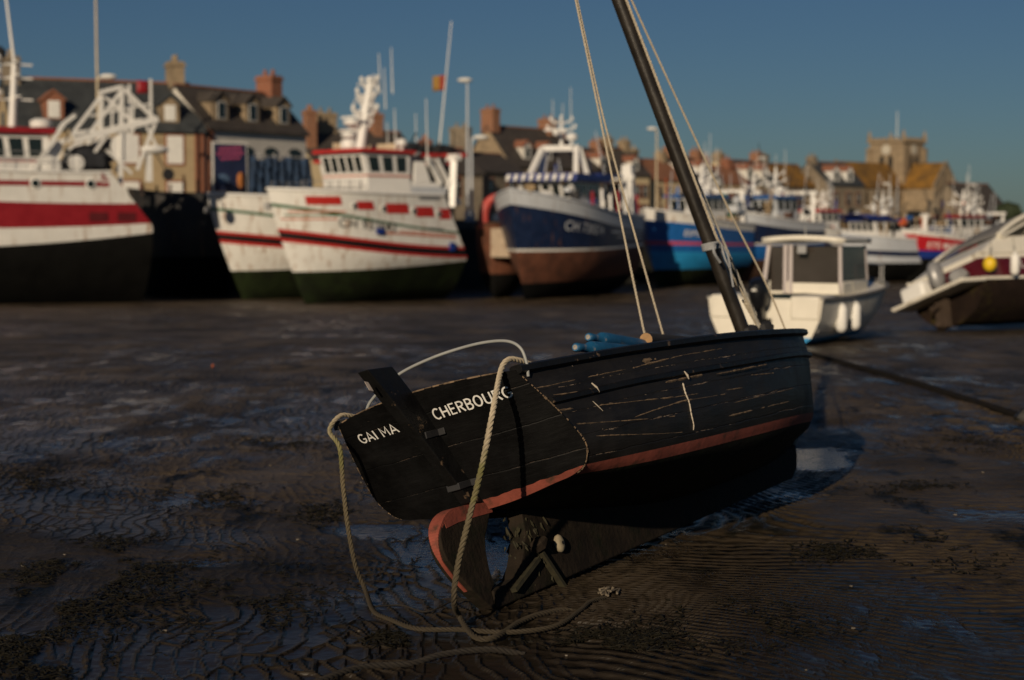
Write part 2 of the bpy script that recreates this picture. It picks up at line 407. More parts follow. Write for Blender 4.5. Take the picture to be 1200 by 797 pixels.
# gunwale cap, rubbing strake
for nm, r, w, h, m_ in (('gunwale', 9, .034, .02, HTRIM), ('rubbing_strake', 8.0, .02, .016, HTRIM)):
    for sgn in (-1, 1):
        mb = MB()
        ring = []
        for q in [i * 5 / 60 for i in range(61)]:
            x, y, z = hero_pt(q, r)
            if q == 5: y = 0
            ring.append(Vector((x + (.03 * (q / 5) ** 8), sgn * y, z)))
        prof = [(-1, -1), (-1, .6), (-.6, 1), (.6, 1), (1, .6), (1, -.6), (.6, -1)]
        rows = []
        for i, p_ in enumerate(ring):
            d = (ring[min(i + 1, 60)] - ring[max(i - 1, 0)]).normalized(); sd = d.cross(Vector((0, 0, 1))).normalized()
            j = 1 + .05 * sin(i * 2.1) + .04 * random.uniform(-1, 1)
            rows.append([p_ + sd * a * w * j + Vector((0, 0, 1)) * b * h for a, b in prof + prof[:1]])
        mb.grid(rows); mb.add(rows[0][:-1], [tuple(range(7))]); mb.add(rows[-1][:-1], [tuple(range(7))])
        mb.build(nm, m_, HP)
# white drips and bare wood along the strakes
mb = MB()
def side_at(q, r, off): x, y, z = hero_pt(q, r); return Vector((x, -y - off, z))
def side_px(px, py, off=.003):
    """station,row on the starboard side nearest to a sight line"""
    if not _tab:
        for i in range(90):
            for j in range(36): q, r = i * 4.6 / 89, 4 + j * 5 / 35; _tab.append((q, r, *prj(hw(*side_at(q, r, 0)))))
    T = np.array(_tab); e = (T[:, 2] - px) ** 2 + (T[:, 3] - py) ** 2; k = np.argsort(e)[:4]; w = 1 / (e[k] + .3) ** 1.5; return float((T[k, 0] * w).sum() / w.sum()), float((T[k, 1] * w).sum() / w.sum())
_tab = []
def prj(P):
    x, y, z = P.x, P.y, P.z - CAMH; d = y * cos(PITCH) - z * sin(PITCH); u = y * sin(PITCH) + z * cos(PITCH)
    return CXP + FPX * x / d, CYP - FPX * u / d
DRIP = mat('chalky_drip', (.55, .48, .38), .8, .25, 30)
pth = spline([side_at(*side_px(a, b), .002) for a, b in ((800, 449), (803, 460), (808, 472), (811, 485), (813, 497), (813, 504))], 6)
mb.tube(pth, [.0015 + .0035 * abs(sin(i * 1.3)) * (1.25 - i / 40) for i in range(len(pth))], 6)
q_, r_ = side_px(799, 441); pth = [side_at(q_, r_ + .15, .02), side_at(q_ + .01, r_, .022), side_at(q_ + .02, r_ - .12, .016)]; mb.tube(pth, [.003, .006, .003], 6)
q_, r_ = side_px(693, 456); pth = [side_at(q_, r_ + .15, .02), side_at(q_ + .01, r_, .022), side_at(q_ + .015, r_ - .15, .016)]; mb.tube(pth, [.003, .005, .003], 6)
q_, r_ = side_px(695, 470); pth = [side_at(q_ + .01 * k, r_ - .12 * k, .002) for k in range(4)]; mb.tube(pth, [.001, .0025, .002, .001], 5)
tag(mb.build('paint_drip', DRIP, HP), kind='stuff')
def streak_wood(name, segs, m_):
    mb = MB()
    for a0, a1, w, off in segs:
        (q0, r0), (q1, r1) = side_px(*a0), side_px(*a1); q = q0
        while q < q1:
            l = random.uniform(.05, .30)
            if random.random() < .84:
                P = []
                for k in range(5):
                    qq = min(q + l * k / 4, q1); f = (qq - q0) / max(1e-6, q1 - q0); P.append(side_at(qq, r0 + (r1 - r0) * f + random.uniform(-.007, .007), off))
                ww = w * random.uniform(.5, 1.5); mb.tube(P, [.0008, ww, ww * random.uniform(.5, 1.1), ww, .0008], 5)
            q += l * random.uniform(.75, 1.15)
    return tag(mb.build(name, m_, HP), kind='stuff')
streak_wood('flaked_paint_crack', [((628, 457), (700, 440), .0035, 0), ((700, 440), (742, 431), .0045, 0), ((745, 430), (800, 416), .0055, 0), ((752, 424), (768, 421), .010, -.004), ((800, 416), (845, 408), .003, 0),
    ((655, 483), (790, 466), .0035, 0), ((790, 466), (870, 455), .002, 0), ((675, 497), (790, 488), .0028, 0), ((780, 448), (822, 440), .006, -.001), ((745, 488), (800, 470), .0035, 0), ((800, 470), (850, 462), .003, 0), ((700, 511), (800, 506), .0022, 0),
    ((830, 440), (895, 428), .005, .016), ((645, 463), (690, 457), .003, .016), ((860, 472), (930, 455), .002, 0), ((855, 488), (895, 478), .0045, -.001), ((900, 476), (925, 470), .003, 0), ((880, 440), (905, 437), .003, 0)], HEDGE)
# keel, deadwood, stem
mb = MB(); fn = lambda a, b, t: (a, t, b)
px2 = lambda L, y=-.02: [(p_.x, p_.z) for p_ in (hl(a, b, 1, y) for a, b in L)]
hole_r = px2([(609, 617), (611, 628), (609, 645), (606, 662), (600, 678)]); hole_b = px2([(590, 686), (580, 688)])
b_out = px2([(541, 594), (528, 598), (519, 606), (514, 618), (513, 630), (516, 645), (522, 658), (533, 673), (550, 692), (574, 714)]); hx = b_out[-1][0] + .03
dw = [(hx + .002, 0), (3.61, 0), (3.73, .05), (3.80, .13), (3.82, .20), (3.75, .19), (3.25, .19), (2.45, .19), (1.65, .23), (1.05, .30), (.65, .37), (.45, .41), (hole_r[0][0] + .02, .445)] + hole_r + hole_b + [(hx + .002, hole_b[-1][1] - .01)]
mb.prism(dw, -.045, .045, fn)
mb.build('keel', HDEAD, HP, smooth=False, bevel=.008)
mb = MB(); st = [(_stem[i] - .06, _sec[5][i][1]) for i in range(10)]; fr = [(_stem[i] + .035 - (.015 if i == 0 else 0), _sec[5][i][1]) for i in range(10)][::-1]
mb.prism(st + fr, -.028, .028, fn); mb.build('stem', [HTRIM], HP, smooth=False, bevel=.006)
# rudder
mb = MB()
slab = px2([(418, 437), (448, 474), (486, 521), (540, 592)], .030) + px2([(567, 588), (508, 492), (484, 460), (460, 429)], -.030)
mb.prism(slab, -.030, .030, fn)
rudder = mb.build('rudder', HTRIM, HP, smooth=False, bevel=.006)
mb = MB()
bl = b_out + [(hx, .0), (hx, hole_b[-1][1] - .012)] + px2([(577, 686), (571, 668), (567, 648), (566, 630), (569, 617), (572, 600), (569, 590)])
mb.prism(bl, -.034, .034, fn); blade = mb.build('rudder_blade', HDEAD, rudder, smooth=False, bevel=.006)
mb = MB()
edge = [(p_.x, p_.z) for p_ in spline([(a, 0, b) for a, b in b_out], 4)]
for k in range(len(edge) - 1):
    (xa, za), (xb, zb_) = edge[k], edge[k + 1]; n_ = Vector((xb - xa, zb_ - za)); n_ = Vector((n_.y, -n_.x)).normalized()
    if k > len(edge) * .86: continue
    hw_ = .0355 - .0265 * min(1, max(0, (k / len(edge) - .28) / .34))
    f0, f1 = (.016 - .010 * min(1, q / 22) for q in (k, k + 1)); o_ = .004
    mb.prism([(xa - n_.x * f0, za - n_.y * f0), (xb - n_.x * f1, zb_ - n_.y * f1), (xb + n_.x * o_, zb_ + n_.y * o_), (xa + n_.x * o_, za + n_.y * o_)], -hw_, hw_, fn)
mb.prism(px2([(541, 593), (571, 589), (574, 601), (556, 606), (534, 613), (520, 620), (517, 612), (528, 599)]), -.0365, .0365, fn)
mb.build('red_paint_edge', HRED, rudder)
for z0, k in ((.84, 0), (.58, 1)):
    mb = MB(); xx = -RK * (z0 - ZB)
    mb.box(xx - .12, xx - .014, -.036, .036, z0 - .016, z0 + .016); mb.box(xx - .02, xx - .013, -.07, .07, z0 - .016, z0 + .016)
    mb.tube([(xx - .03, 0, z0 - .04), (xx - .03, 0, z0 + .04)], .014, 8)
    mb.build('hinge_strap', DARKG, rudder, bevel=.003)
bp = hl(433, 452, 1, -.030); mb = MB(); mb.hexa([(bp.x - .012, -.0325, bp.z - .02), (bp.x + .016, -.0325, bp.z - .028), (bp.x + .016, -.0302, bp.z - .028), (bp.x - .012, -.0302, bp.z - .02), (bp.x - .03, -.0325, bp.z + .022), (bp.x - .006, -.0325, bp.z + .016), (bp.x - .006, -.0302, bp.z + .016), (bp.x - .03, -.0302, bp.z + .022)])
mb.build('bare_patch', mat('pale_bare_patch', (.5, .42, .36), .8, .2, 20), rudder)
# propeller with shaft, weed beards
pc_ = hl(622, 650, 1, 0); X0, Z0_ = pc_.x, pc_.z
mb = MB()
mb.tube([(X0 + .12, 0, Z0_ + .02), (X0 - .05, 0, Z0_)], .022, 8); mb.ball((X0 - .06, 0, Z0_), .034, 10, 6)
for s_ in (1, -1, 0):
    a0 = s_ * 2.1 + .5
    pts = [(X0 - .05 + .02 * k, (.03 + .03 * k) * cos(a0), Z0_ + (.03 + .03 * k) * sin(a0)) for k in range(4)]
    mb.tube(pts, [.018, .034, .04, .012], 6)
mb.build('propeller', HDEAD, HP)
mb = MB()
for k in range(420):
    base = Vector((X0 + random.gauss(0, .06), random.uniform(-.05, .05), Z0_ + random.gauss(.03, .07)))
    l = random.uniform(.015, .05); dv = Vector((random.uniform(-.5, .3), random.uniform(-.6, .6), -1))
    mb.tube([base, base + dv * l * .5, base + dv * l + Vector((random.uniform(-.02, .02), 0, 0))], [.004, .006, .002], 4)
q0, q1, q2, q3 = (hl(a, b, 1, -.06) for a, b in ((634, 648), (662, 690), (630, 655), (602, 692)))
mb.beam(q0, q1, .03, .02); mb.beam(q2, q3, .03, .02)
ww_ = mb.build('weed_beard', mat('brown_weed_growth', (.03, .026, .01), .85, .5, 20), HP); tag(ww_, kind='stuff')
an = hl(655, 637, 1, -.056); mb = MB(); mb.lathe([(.02, .012), (.034, .006), (.036, -.006), (.03, -.016), (.016, -.022)], (an.x, an.y, an.z), 14, 'y'); mb.v = [(x, y, an.z + (z - an.z) * 1.25) for x, y, z in mb.v]
mb.lathe([(.008, -.0225), (.010, -.024)], (an.x, an.y, an.z), 8, 'y', mi=1); mb.build('anode', [mat('pale_zinc', (.32, .27, .18), .8, .3, 20), DARKG], HP)
# thwarts, foredeck, mast
for x0, x1, z in ((1.35, 1.65, .88), (3.36, 3.66, .83), (.15, .45, .80)):
    mb = MB(); y = hero_pt(np.interp((x0 + x1) / 2, [0, .65, 1.65, 2.45, 3.25, 4.25], range(6)), 8.4)[1] - .05
    mb.box(x0, x1, -y, y, z - .03, z); mb.build('thwart', HIN, HP, bevel=.004)
mb = MB(); g = []
for q in [4.25 + .75 * i / 10 for i in range(11)]:
    x, y, z = hero_pt(q, 8.8); g.append([(x, -y + .02 + (2 * y - .04) * j / 8, z + .02 * (1 - (j / 4 - 1) ** 2)) for j in range(9)])
mb.grid(g); mb.build('foredeck', HTRIM, HP)
_m0, _m1 = hl(872, 392, 1, 0), hl(725, 0, 1, 0); MD = (_m1 - _m0) / (_m1.z - _m0.z)
mast_at = lambda z: _m0 + MD * (z - _m0.z)
mb = MB(); zs_ = [.3, 1.0, 1.6, 2.4, 3.2, 4.0, 5.0]; mb.tube([mast_at(z) for z in zs_], [.049, .048, .047, .046, .045, .042, .03], 16)
mb.build('mast', mat('dark_varnished_spar', (.02, .016, .012), .38, .4, 6, bump=.003), HP)
ROPE = mat('tan_rope', (.46, .40, .30), .85, .2, 40)
ROPEG = mat('grey_rope', (.36, .34, .29), .85, .25, 40)
def rig(name, pts, r, m_=ROPE, sp=False):
    mb = MB(); rope_mb(mb, pts, r, pitch=r * 9, n=5, step=r * 2.2); return mb.build(name, m_, HP)
y0 = lambda a, b: hl(a, b, 1, 0)
rig('backstay', [y0(755, 390) + Vector((0, 0, -.3)), y0(755, 390), y0(683, 40), mast_at(5.0)], .0072)
rig('backstay', [y0(777, 392) + Vector((0, 0, -.3)), y0(777, 392), y0(718, 180), y0(686, 44), mast_at(4.95)], .0068)
rig('forestay', [mast_at(4.6) + Vector((.03, 0, 0)), y0(740, 0), y0(846.6, 230), y0(896, 329), y0(921, 388)], .0075)
rig('halyard', [mast_at(4.6) + Vector((-.03, -.05, 0)), mast_at(3) + Vector((-.01, -.056, 0)), mast_at(1.9) + Vector((-.005, -.058, 0)), mast_at(1.62) + Vector((.0, -.06, 0)), y0(860, 325), y0(893, 386)], .0095)
rig('halyard', [mast_at(2.75) + Vector((.05, 0, 0)), y0(825, 230), y0(854, 298), y0(875, 347), y0(890, 384)], .0095, ROPEG)
rig('halyard', [y0(875, 350) + Vector((0, .03, 0)), y0(884, 366) + Vector((0, .03, 0)), y0(895, 386) + Vector((0, .03, 0))], .0095, ROPE)
mb = MB(); c = mast_at(1.60)
for k in range(4):
    mb.tube([c + Vector((.056 * cos(t), .058 * sin(t), .012 * k - .02 + .006 * sin(t))) for t in [2 * pi * i / 14 for i in range(15)]], .008, 6)
lp = spline([c + Vector((-.02, -.06, 0)), c + Vector((-.13, -.08, -.01)), c + Vector((-.17, -.08, -.06)), c + Vector((-.12, -.08, -.13))], 6); mb.tube(lp, .009, 6)
lp = spline([c + Vector((.01, -.06, .02)), c + Vector((.06, -.07, -.08)), c + Vector((.03, -.07, -.2)), c + Vector((.0, -.07, -.3))], 6); mb.tube(lp, .007, 6)
lp = spline([c + Vector((.03, -.06, .0)), c + Vector((.0, -.07, -.1)), c + Vector((.03, -.07, -.17))], 6); mb.tube(lp, .007, 6)
mb.build('lashing', mat('faded_blue_grey_cord', (.3, .31, .32), .85, .2, 40), HP)
mb = MB(); b_ = hl(880, 388, 1, -.05); mb.ball(b_, .055, 9, 6, (1.4, .8, .8), jit=.15); b_ = hl(898, 384, 1, -.05); mb.ball(b_, .05, 9, 6, (1.2, .9, .9), jit=.2); mb.box(b_.x - .02, b_.x + .05, -.05, .05, .86, b_.z)
mb.build('bow_fitting', DARKG, HP)
# bent tube over the rudder head
mb = MB(); mb.tube(spline([hl(430, 480, 0, -.16) + Vector((0, 0, -.1))] + [hl(a, b, 0, -.16) for a, b in ((430, 480), (445, 458), (470, 437), (505, 420), (540, 408), (570, 401), (595, 400), (610, 408))] + [hl(617, 425, 0, -.16), hl(617, 425, 0, -.16) + Vector((0, .01, -.06))], 8), .0072, 10)
mb.build('traveller_hoop', mat('dull_grey_tube', (.3, .31, .3), .45, .15, 8), HP)
# name and port on the transom
_arc = lambda cx, cy, rx, ry, a0, a1, n=9: [(cx + rx * cos(R(a0 + (a1 - a0) * k / n)), cy + ry * sin(R(a0 + (a1 - a0) * k / n))) for k in range(n + 1)]
GLY = {'G': (.62, [_arc(.33, .5, .29, .46, 48, 325, 14) + [(.58, .42), (.36, .42)]]), 'A': (.62, [[(.03, .02), (.31, .98), (.59, .02)], [(.13, .33), (.49, .33)]]), 'I': (.16, [[(.08, .02), (.08, .98)]]),
       'M': (.66, [[(.06, .02), (.06, .97), (.33, .35), (.60, .97), (.60, .02)]]), ' ': (.22, []), 'C': (.58, [_arc(.33, .5, .28, .46, 50, 310, 14)]), 'H': (.58, [[(.06, .02), (.06, .98)], [(.52, .02), (.52, .98)], [(.06, .5), (.52, .5)]]),
       'E': (.48, [[(.45, .95), (.07, .95), (.07, .05), (.45, .05)], [(.07, .52), (.40, .52)]]), 'R': (.56, [[(.07, .02), (.07, .95)] + [(.28, .95)] + _arc(.28, .73, .21, .22, 80, -90, 7) + [(.07, .51)], [(.26, .50), (.52, .02)]]),
       'B': (.54, [[(.07, .03), (.07, .96), (.27, .96)] + _arc(.27, .75, .18, .21, 80, -90, 7) + [(.07, .53)], [(.09, .52), (.29, .52)] + _arc(.29, .28, .20, .24, 80, -90, 7) + [(.07, .04)]]), 'O': (.64, [_arc(.32, .5, .27, .46, 90, 450, 18)]), 'U': (.58, [[(.06, .98), (.06, .35)] + _arc(.29, .33, .23, .29, 180, 360, 9) + [(.52, .98)]])}
def transom_text(s, a, b, h, wd=.068):
    A = ht(*a); Bq = ht(*b); d = (Bq - A); L = d.length; d.normalize(); up = Vector((-RK, 0, 1)).normalized(); up = (up - d * up.dot(d)).normalized()
    tot = sum(GLY[c][0] + .11 for c in s) - .11; mb = MB(); x = 0; lay = 0
    for c in s:
        jy, jr = random.uniform(-.02, .02), random.uniform(-.02, .02)
        for st in GLY[c][1]:
            lay += 1; rows = []
            for k, p in enumerate(st):
                p0, p1 = st[max(k - 1, 0)], st[min(k + 1, len(st) - 1)]
                n0 = Vector((-(p[1] - p0[1]), p[0] - p0[0])); n1 = Vector((-(p1[1] - p[1]), p1[0] - p[0])); n0 = n0.normalized() if n0.length else n1.normalized(); n1 = n1.normalized() if n1.length else n0
                n = (n0 + n1); n = n.normalized() if n.length > .2 else n0; m = min(1.15, 1 / max(.45, n.dot(n0))); w = wd * random.uniform(.88, 1.1) * m
                row = []
                for e in (-1, 1):
                    u, v = x + p[0] + n.x * w * e * .9, p[1] + n.y * w * e + jy + jr * p[0]
                    q = A + d * (u / tot * L) + up * (v * h); row.append(Vector(tfn(q.y, q.z, -.0145 - .0003 * (lay % 3))))
                rows.append(row)
            mb.grid(rows)
        x += GLY[c][0] + .11
    return mb.build('lettering', LETTER, HP, smooth=False)
transom_text('GAI MA', (427, 520), (471, 506), .052)
transom_text('CHERBOURG', (513, 492), (604, 464), .058)

# ------------------------------------------------------------------ oars and spar lying in the boat
OBLUE = mat('blue_oar_paint', (.012, .11, .24), .5, .35, 14, dirt=(.25, .26, .26), dirt_amt=.12)
def oar(label, a, b):
    A = hw(*a); B = hw(*b); o = thing('oar', label, 'oar', A, group='blue oars lying in the boat')
    o.rotation_euler = (B - A).to_track_quat('X', 'Z').to_euler(); L = (B - A).length
    mb = MB(); mb.lathe([(.018, 0), (.0235, .012), (.021, .05), (.0205, .12), (.027, .14), (.036, .16), (.039, .19), (.038, .5), (.030, L - .55), (.022, L - .5)], (0, 0, 0), 14, 'x'); mb.build('shaft', OBLUE, o)
    mb = MB(); mb.lathe([(.001, -.004), (.012, -.003), (.015, .003)], (0, 0, 0), 9, 'x'); mb.build('worn_grip_end', mat('scuffed_grey_wood', (.30, .28, .25), .8, .4, 40), o)
    mb = MB(); mb.box(L - .52, L, -.065, .065, -.008, .008); mb.build('blade', OBLUE, o, bevel=.006)
def oar_px(label, a, b, ya, yb, l=2.1):
    A = hl(*a, 1, ya); B = hl(*b, 1, yb); oar(label, tuple(A), tuple(A + (B - A).normalized() * l))
oar_px('blue painted oar, its grip nearer the camera and lower of the two', (674, 407), (744, 413), -.36, -.33)
oar_px('blue painted oar, its grip higher and farther of the two', (689, 395), (750, 405), -.28, -.23)
A = hw(*hl(757, 398, 1, -.26)); B = hw(*hl(850, 406, 1, -.05))
sp = thing('spar', 'round dark wooden spar with a pale sawn end lying beside the blue oars', 'spar', A); sp.rotation_euler = (B - A).to_track_quat('X', 'Z').to_euler()
mb = MB(); mb.tube([(0, 0, 0), (.4, 0, 0), ((B - A).length, 0, 0)], [.038, .04, .036], 14); mb.build('pole', mat('grey_dark_timber', (.03, .025, .02), .7, .4, 8), sp)
mb = MB(); mb.lathe([(.001, -.003), (.02, -.0025), (.0365, .0)], (0, 0, 0), 14, 'x'); mb.build('sawn_end', mat('pale_sawn_wood', (.34, .2, .09), .8, .3, 30), sp)

# ------------------------------------------------------------------ mooring ropes of the boat
m, t, p, tc = newmat('hemp_rope_weedy_below'); 
zz = nd(t, 'ShaderNodeSeparateXYZ', {0: tc.outputs['Object']}).outputs[2]; nn = noise(t, tc.outputs['Object'], 9, 4, .6)
zz2 = mt(t, 'ADD', zz, mt(t, 'MULTIPLY', nn, .35))
c = mixc(t, ramp(t, zz2, .85, 1.12), mixc(t, ramp(t, zz2, .25, .75), (.035, .026, .014), (.13, .105, .06)), (.46, .39, .28))
c = mixc(t, mt(t, 'MULTIPLY', ramp(t, mt(t, 'ABSOLUTE', mt(t, 'SUBTRACT', zz2, .88)), .12, .03), .5), c, (.13, .14, .02))
t.links.new(mixc(t, ramp(t, noise(t, tc.outputs['Object'], 60, 3), .3, .7), (0, 0, 0), c), p.inputs['Base Color'])
t.links.new(c, p.inputs['Base Color']); p.inputs['Roughness'].default_value = .85
HEMP = m
def g3(px, py, z=.015):
    q = at(px, py, 5); k = CAMH / (CAMH - q.z); return Vector((q.x * k, q.y * k, z))
mb = MB()
path = [hw(.25, -.46, .97), hw(.05, -.475, 1.0), hw(-.11, -.485, 1.045), hw(-.2, -.48, 1.06), hw(-.27, -.47, 1.02)]
for px, py, d in ((578, 480, 6.88), (565, 545, 6.82), (549, 610, 6.78), (536, 665, 6.76), (532, 705, 6.755)): path.append(at(px, py, d))
path += [g3(538, 735, .05), g3(556, 750), g3(580, 751), g3(609, 733), g3(636, 723), g3(668, 716, .0), g3(700, 722, -.03)]
rope_mb(mb, path, .0128, pitch=.074, n=6)
tag(mb.build('mooring_rope', HEMP), 'thick twisted rope hanging from the starboard corner beside the lettering down to the mud', 'rope', 'mooring ropes')
mb = MB()
path = [hw(.10, .46, .95), hw(-.12, .48, 1.03), hw(-.21, .49, 1.045), hw(-.28, .515, .99)]
for px, py, d in ((398, 525, 7.46), (402, 570, 7.46), (408, 620, 7.46), (417, 665, 7.46)): path.append(at(px, py, d))
path += [g3(428, 703, .05), g3(438, 720), g3(458, 730), g3(490, 741), g3(540, 742), g3(597, 745), g3(650, 738), g3(680, 719), g3(692, 709), g3(712, 700, 0)]
rope_mb(mb, path, .0110, pitch=.066, n=6)
tag(mb.build('mooring_rope', HEMP), 'twisted rope hanging from the far port corner of the transom into the weed', 'rope', 'mooring ropes')
DARKROPE = mat('muddy_brown_rope', (.018, .014, .010), .9, .4, 20)
mb = MB(); rope_mb(mb, [g3(360, 806, .008), g3(420, 786, .012), g3(480, 778, .0), g3(520, 770, .012), g3(575, 764, .01), g3(615, 762, -.02)], .013, pitch=.08)
tag(mb.build('buried_rope', DARKROPE), 'half buried brown rope surfacing across the mud at the bottom of the view', 'rope')
mb = MB(); mb.tube(spline([g3(436, 716, .02), g3(470, 712, .01), g3(500, 722, .02), g3(530, 712, .03), g3(548, 708, .02)], 6), .004, 5)
tag(mb.build('thin_cord', DARKROPE), 'thin brown cord trailing over the mud between the two hanging ropes', 'cord')
mb = MB()
for k in range(9): mb.tube(spline([g3(715 + random.uniform(-14, 12), 697 + random.uniform(-6, 5), random.uniform(.0, .03)) for _ in range(3)], 4), .006, 5)
tag(mb.build('rope_end', mat('dirty_pale_rope', (.16, .13, .09), .9, .4, 30)), 'small frayed pale rope end lying on the mud below the keel', 'rope')
# ------------------------------------------------------------------ mud flat
_T = rng.random((256, 256))
def vn(x, y):
    xi = np.floor(x).astype(int); yi = np.floor(y).astype(int); fx = x - xi; fy = y - yi
    fx = fx * fx * (3 - 2 * fx); fy = fy * fy * (3 - 2 * fy); g = lambda a, b: _T[a & 255, b & 255]
    return (g(xi, yi) * (1 - fx) + g(xi + 1, yi) * fx) * (1 - fy) + (g(xi, yi + 1) * (1 - fx) + g(xi + 1, yi + 1) * fx) * fy
def fbm(x, y, o=4, g=.5):
    a = 1; s = 0; n = 0
    for k in range(o): s = s + a * vn(x * 2 ** k + 17.3 * k, y * 2 ** k + 9.1 * k); n += a; a *= g
    return s / n
def worley(x, y):
    """distance to the nearest cell border, jittered grid"""
    xi = np.floor(x).astype(int); yi = np.floor(y).astype(int); f1 = np.full(x.shape, 9.0); f2 = np.full(x.shape, 9.0)
    for a in (-1, 0, 1):
        for b in (-1, 0, 1):
            cx, cy = xi + a, yi + b; d = np.hypot(cx + .12 + .76 * _T[cx & 255, cy & 255] - x, cy + .12 + .76 * _T[(cx + 71) & 255, (cy + 133) & 255] - y)
            f2 = np.where(d < f1, f1, np.minimum(f2, d)); f1 = np.minimum(f1, d)
    return f2 - f1
POOLS = [(2.35, 11.9, .5, .9, .024), (1.85, 10.5, .35, .7, .018), (-.25, 8.5, .40, .7, .034), (.2, 8.7, .3, .5, .028), (-.85, 9.3, .3, .35, .024), (-2.0, 10.2, .8, .35, .016), (-2.9, 9.4, .35, .2, .018), (3.0, 9.6, .6, .5, .018), (3.3, 7.6, .5, .35, .018), (.9, 9.4, .7, .45, .010), (-1.6, 8.4, .35, .2, .018)]
WATER_Z = -.026
def ground_h(x, y, full=False):
    base = CAMH - np.interp(y, _gd, _gz)
    near = np.clip((40 - y) / 25, 0, 1)
    big = (fbm(x * .55 + 3, y * .4 + 8, 3) - .5) * .035 + (fbm(x * 1.8, y * 1.5 + 4, 3) - .5) * .03
    far = (fbm(x * .12 + 5, y * .1, 3) - .5) * .25 * np.clip((y - 15) / 40, 0, 1)
    pool = sum(-a * np.exp(-((x - px) / sx) ** 2 - ((y - py) / sy) ** 2) for px, py, sx, sy, a in POOLS)
    w1 = (fbm(x * 1.3 + 20, y * 1.1, 2) - .5) * 5.5 + (fbm(x * 4.5, y * 4.5 + 50, 2) - .5) * 2.2
    ang = .95 + (fbm(x * .35 + 70, y * .35, 2) - .5) * 1.3
    ph = (x * np.cos(ang) * .55 + y * np.sin(ang)) * 2 * np.pi / .088 + w1 * 1.6
    s = np.sin(ph); rip = (.65 * s + .25 * np.sin(2 * ph + .8) + .9 * np.abs(s) ** 3 * np.sign(s)) * .0042
    ph2 = (x * .8 - y * .5) * 2 * np.pi / .13 + w1 * 2.3
    rip = rip * (.78 + .22 * np.sin(ph2)) + .0012 * np.sin(ph2)
    nz = fbm(x * 9, y * 9, 2) - .5; wx = x + .16 * (fbm(x * 2.1 + 5, y * 1.4, 2) - .5) + .17 * y + .03 * nz; wy = y + .25 * (fbm(x * 1.7 + 55, y * 1.2, 2) - .5) + .05 * nz
    net = np.exp(-(worley(wx / .085, wy / .20) / .15) ** 1.4)
    s1 = np.abs(np.sin(np.pi * wx / .088 + 4.5 * (fbm(wx * 3.1 + 40, wy * 1.9, 3) - .5) * 2)); crest = np.exp(-(s1 / .36) ** 1.6)
    m1 = np.clip((fbm(x * 2.3 + 13, y * 1.6 + 3, 3) - .36) * 5, 0, 1); m2 = np.clip((fbm(x * 3.1 + 63, y * 2.2 + 23, 2) - .42) * 5, 0, 1)
    net = np.maximum(crest * (.35 + .65 * m1), net * .75 * m2)
    side = np.clip((.75 - x + (fbm(x * .6 + 11, y * .5, 2) - .5) * 1.6) * 1.6, 0, 1)
    rip = rip * (1 - side) * .75 + side * (net * .0072 * (.55 + .9 * fbm(x * 3, y * 2 + 9, 2)) - .0028)
    amp = np.clip((fbm(x * .8 + 31, y * .6 + 12, 3) - .30) * 4, .2, 1.15)
    fine = (fbm(x * 26, y * 26, 3) - .5) * .006
    z = base + near * (big + pool) + far + rip * amp * np.clip((30 - y) / 14, 0, 1) * 1.55 + fine * np.clip((18 - y) / 8, 0, 1)
    if full:
        marg = np.clip((WATER_Z + .011 - (z - base)) / .009, 0, 1) * np.clip((13.2 - y) / .5, 0, 1)
        wet = np.clip((.0012 - rip) / .0030, 0, 1) * np.clip((fbm(x * .7 + 90, y * .5 + 40, 3) - .44) * 6, .08, .75) * np.clip((22 - y) / 8, 0, 1)
        return z, np.maximum(wet, marg)
    return z
ys = [3.6]
while ys[-1] < 3400:
    y = ys[-1]; ys.append(y + ((.0018 * y * (1 if y < 10 else 1 + (y - 10) * .1)) if y < 17 else (.0031 * y * (1 + (y - 17) * .35) if y < 40 else .045 * y)))
ys = np.array([-30, -12, -4, 0, 2, 3.0] + ys); NX = 840
uu = np.linspace(-1, 1, NX)
Y, U = np.meshgrid(ys, uu, indexing='ij'); X = U * np.where(Y < 3.6, 40 - (40 - (.50 * 3.6 + 1.1)) * np.clip(Y / 3.6, 0, 1), .50 * Y + 1.1)
Z, WET = ground_h(X, Y, True)
def np_mesh(name, X, Y, Z, m_):
    a, b = X.shape; me = bpy.data.meshes.new(name)
    co = np.stack([X, Y, Z], -1).reshape(-1, 3).astype(np.float32)
    i = np.arange((a - 1) * b).reshape(a - 1, b)[:, :-1].ravel(); q = np.stack([i, i + 1, i + b + 1, i + b], -1).astype(np.int32)
    me.vertices.add(len(co)); me.vertices.foreach_set('co', co.ravel())
    me.loops.add(q.size); me.loops.foreach_set('vertex_index', q.ravel())
    me.polygons.add(len(q)); me.polygons.foreach_set('loop_start', np.arange(0, q.size, 4, dtype=np.int32))
    me.polygons.foreach_set('use_smooth', np.ones(len(q), dtype=bool))
    me.update(calc_edges=True); me.validate(); me.materials.append(m_)
    o = bpy.data.objects.new(name, me); COL.objects.link(o); return o
m, t, p, tc = newmat('wet_rippled_mud'); o = tc.outputs['Object']
n1 = noise(t, o, .9, 5, .6); n2 = noise(t, mapping(t, o, (1, .6, 1)), 2.3, 6, .62); n3 = noise(t, o, 30, 4, .6); nf = noise(t, mapping(t, o, (.30, .16, 1)), 1.0, 6, .62)
nm = noise(t, mapping(t, o, (1.0, .45, 1), loc=(7, 3, 0)), .8, 6, .68)
col = mixc(t, ramp(t, n1, .3, .7), (.070, .051, .032), (.160, .118, .072))
col = mixc(t, ramp(t, n3, .35, .7), col, mixc(t, .5, col, (.16, .118, .072)))
col = mixc(t, ramp(t, nm, .42, .62), col, mixc(t, .55, col, (.018, .015, .011)))
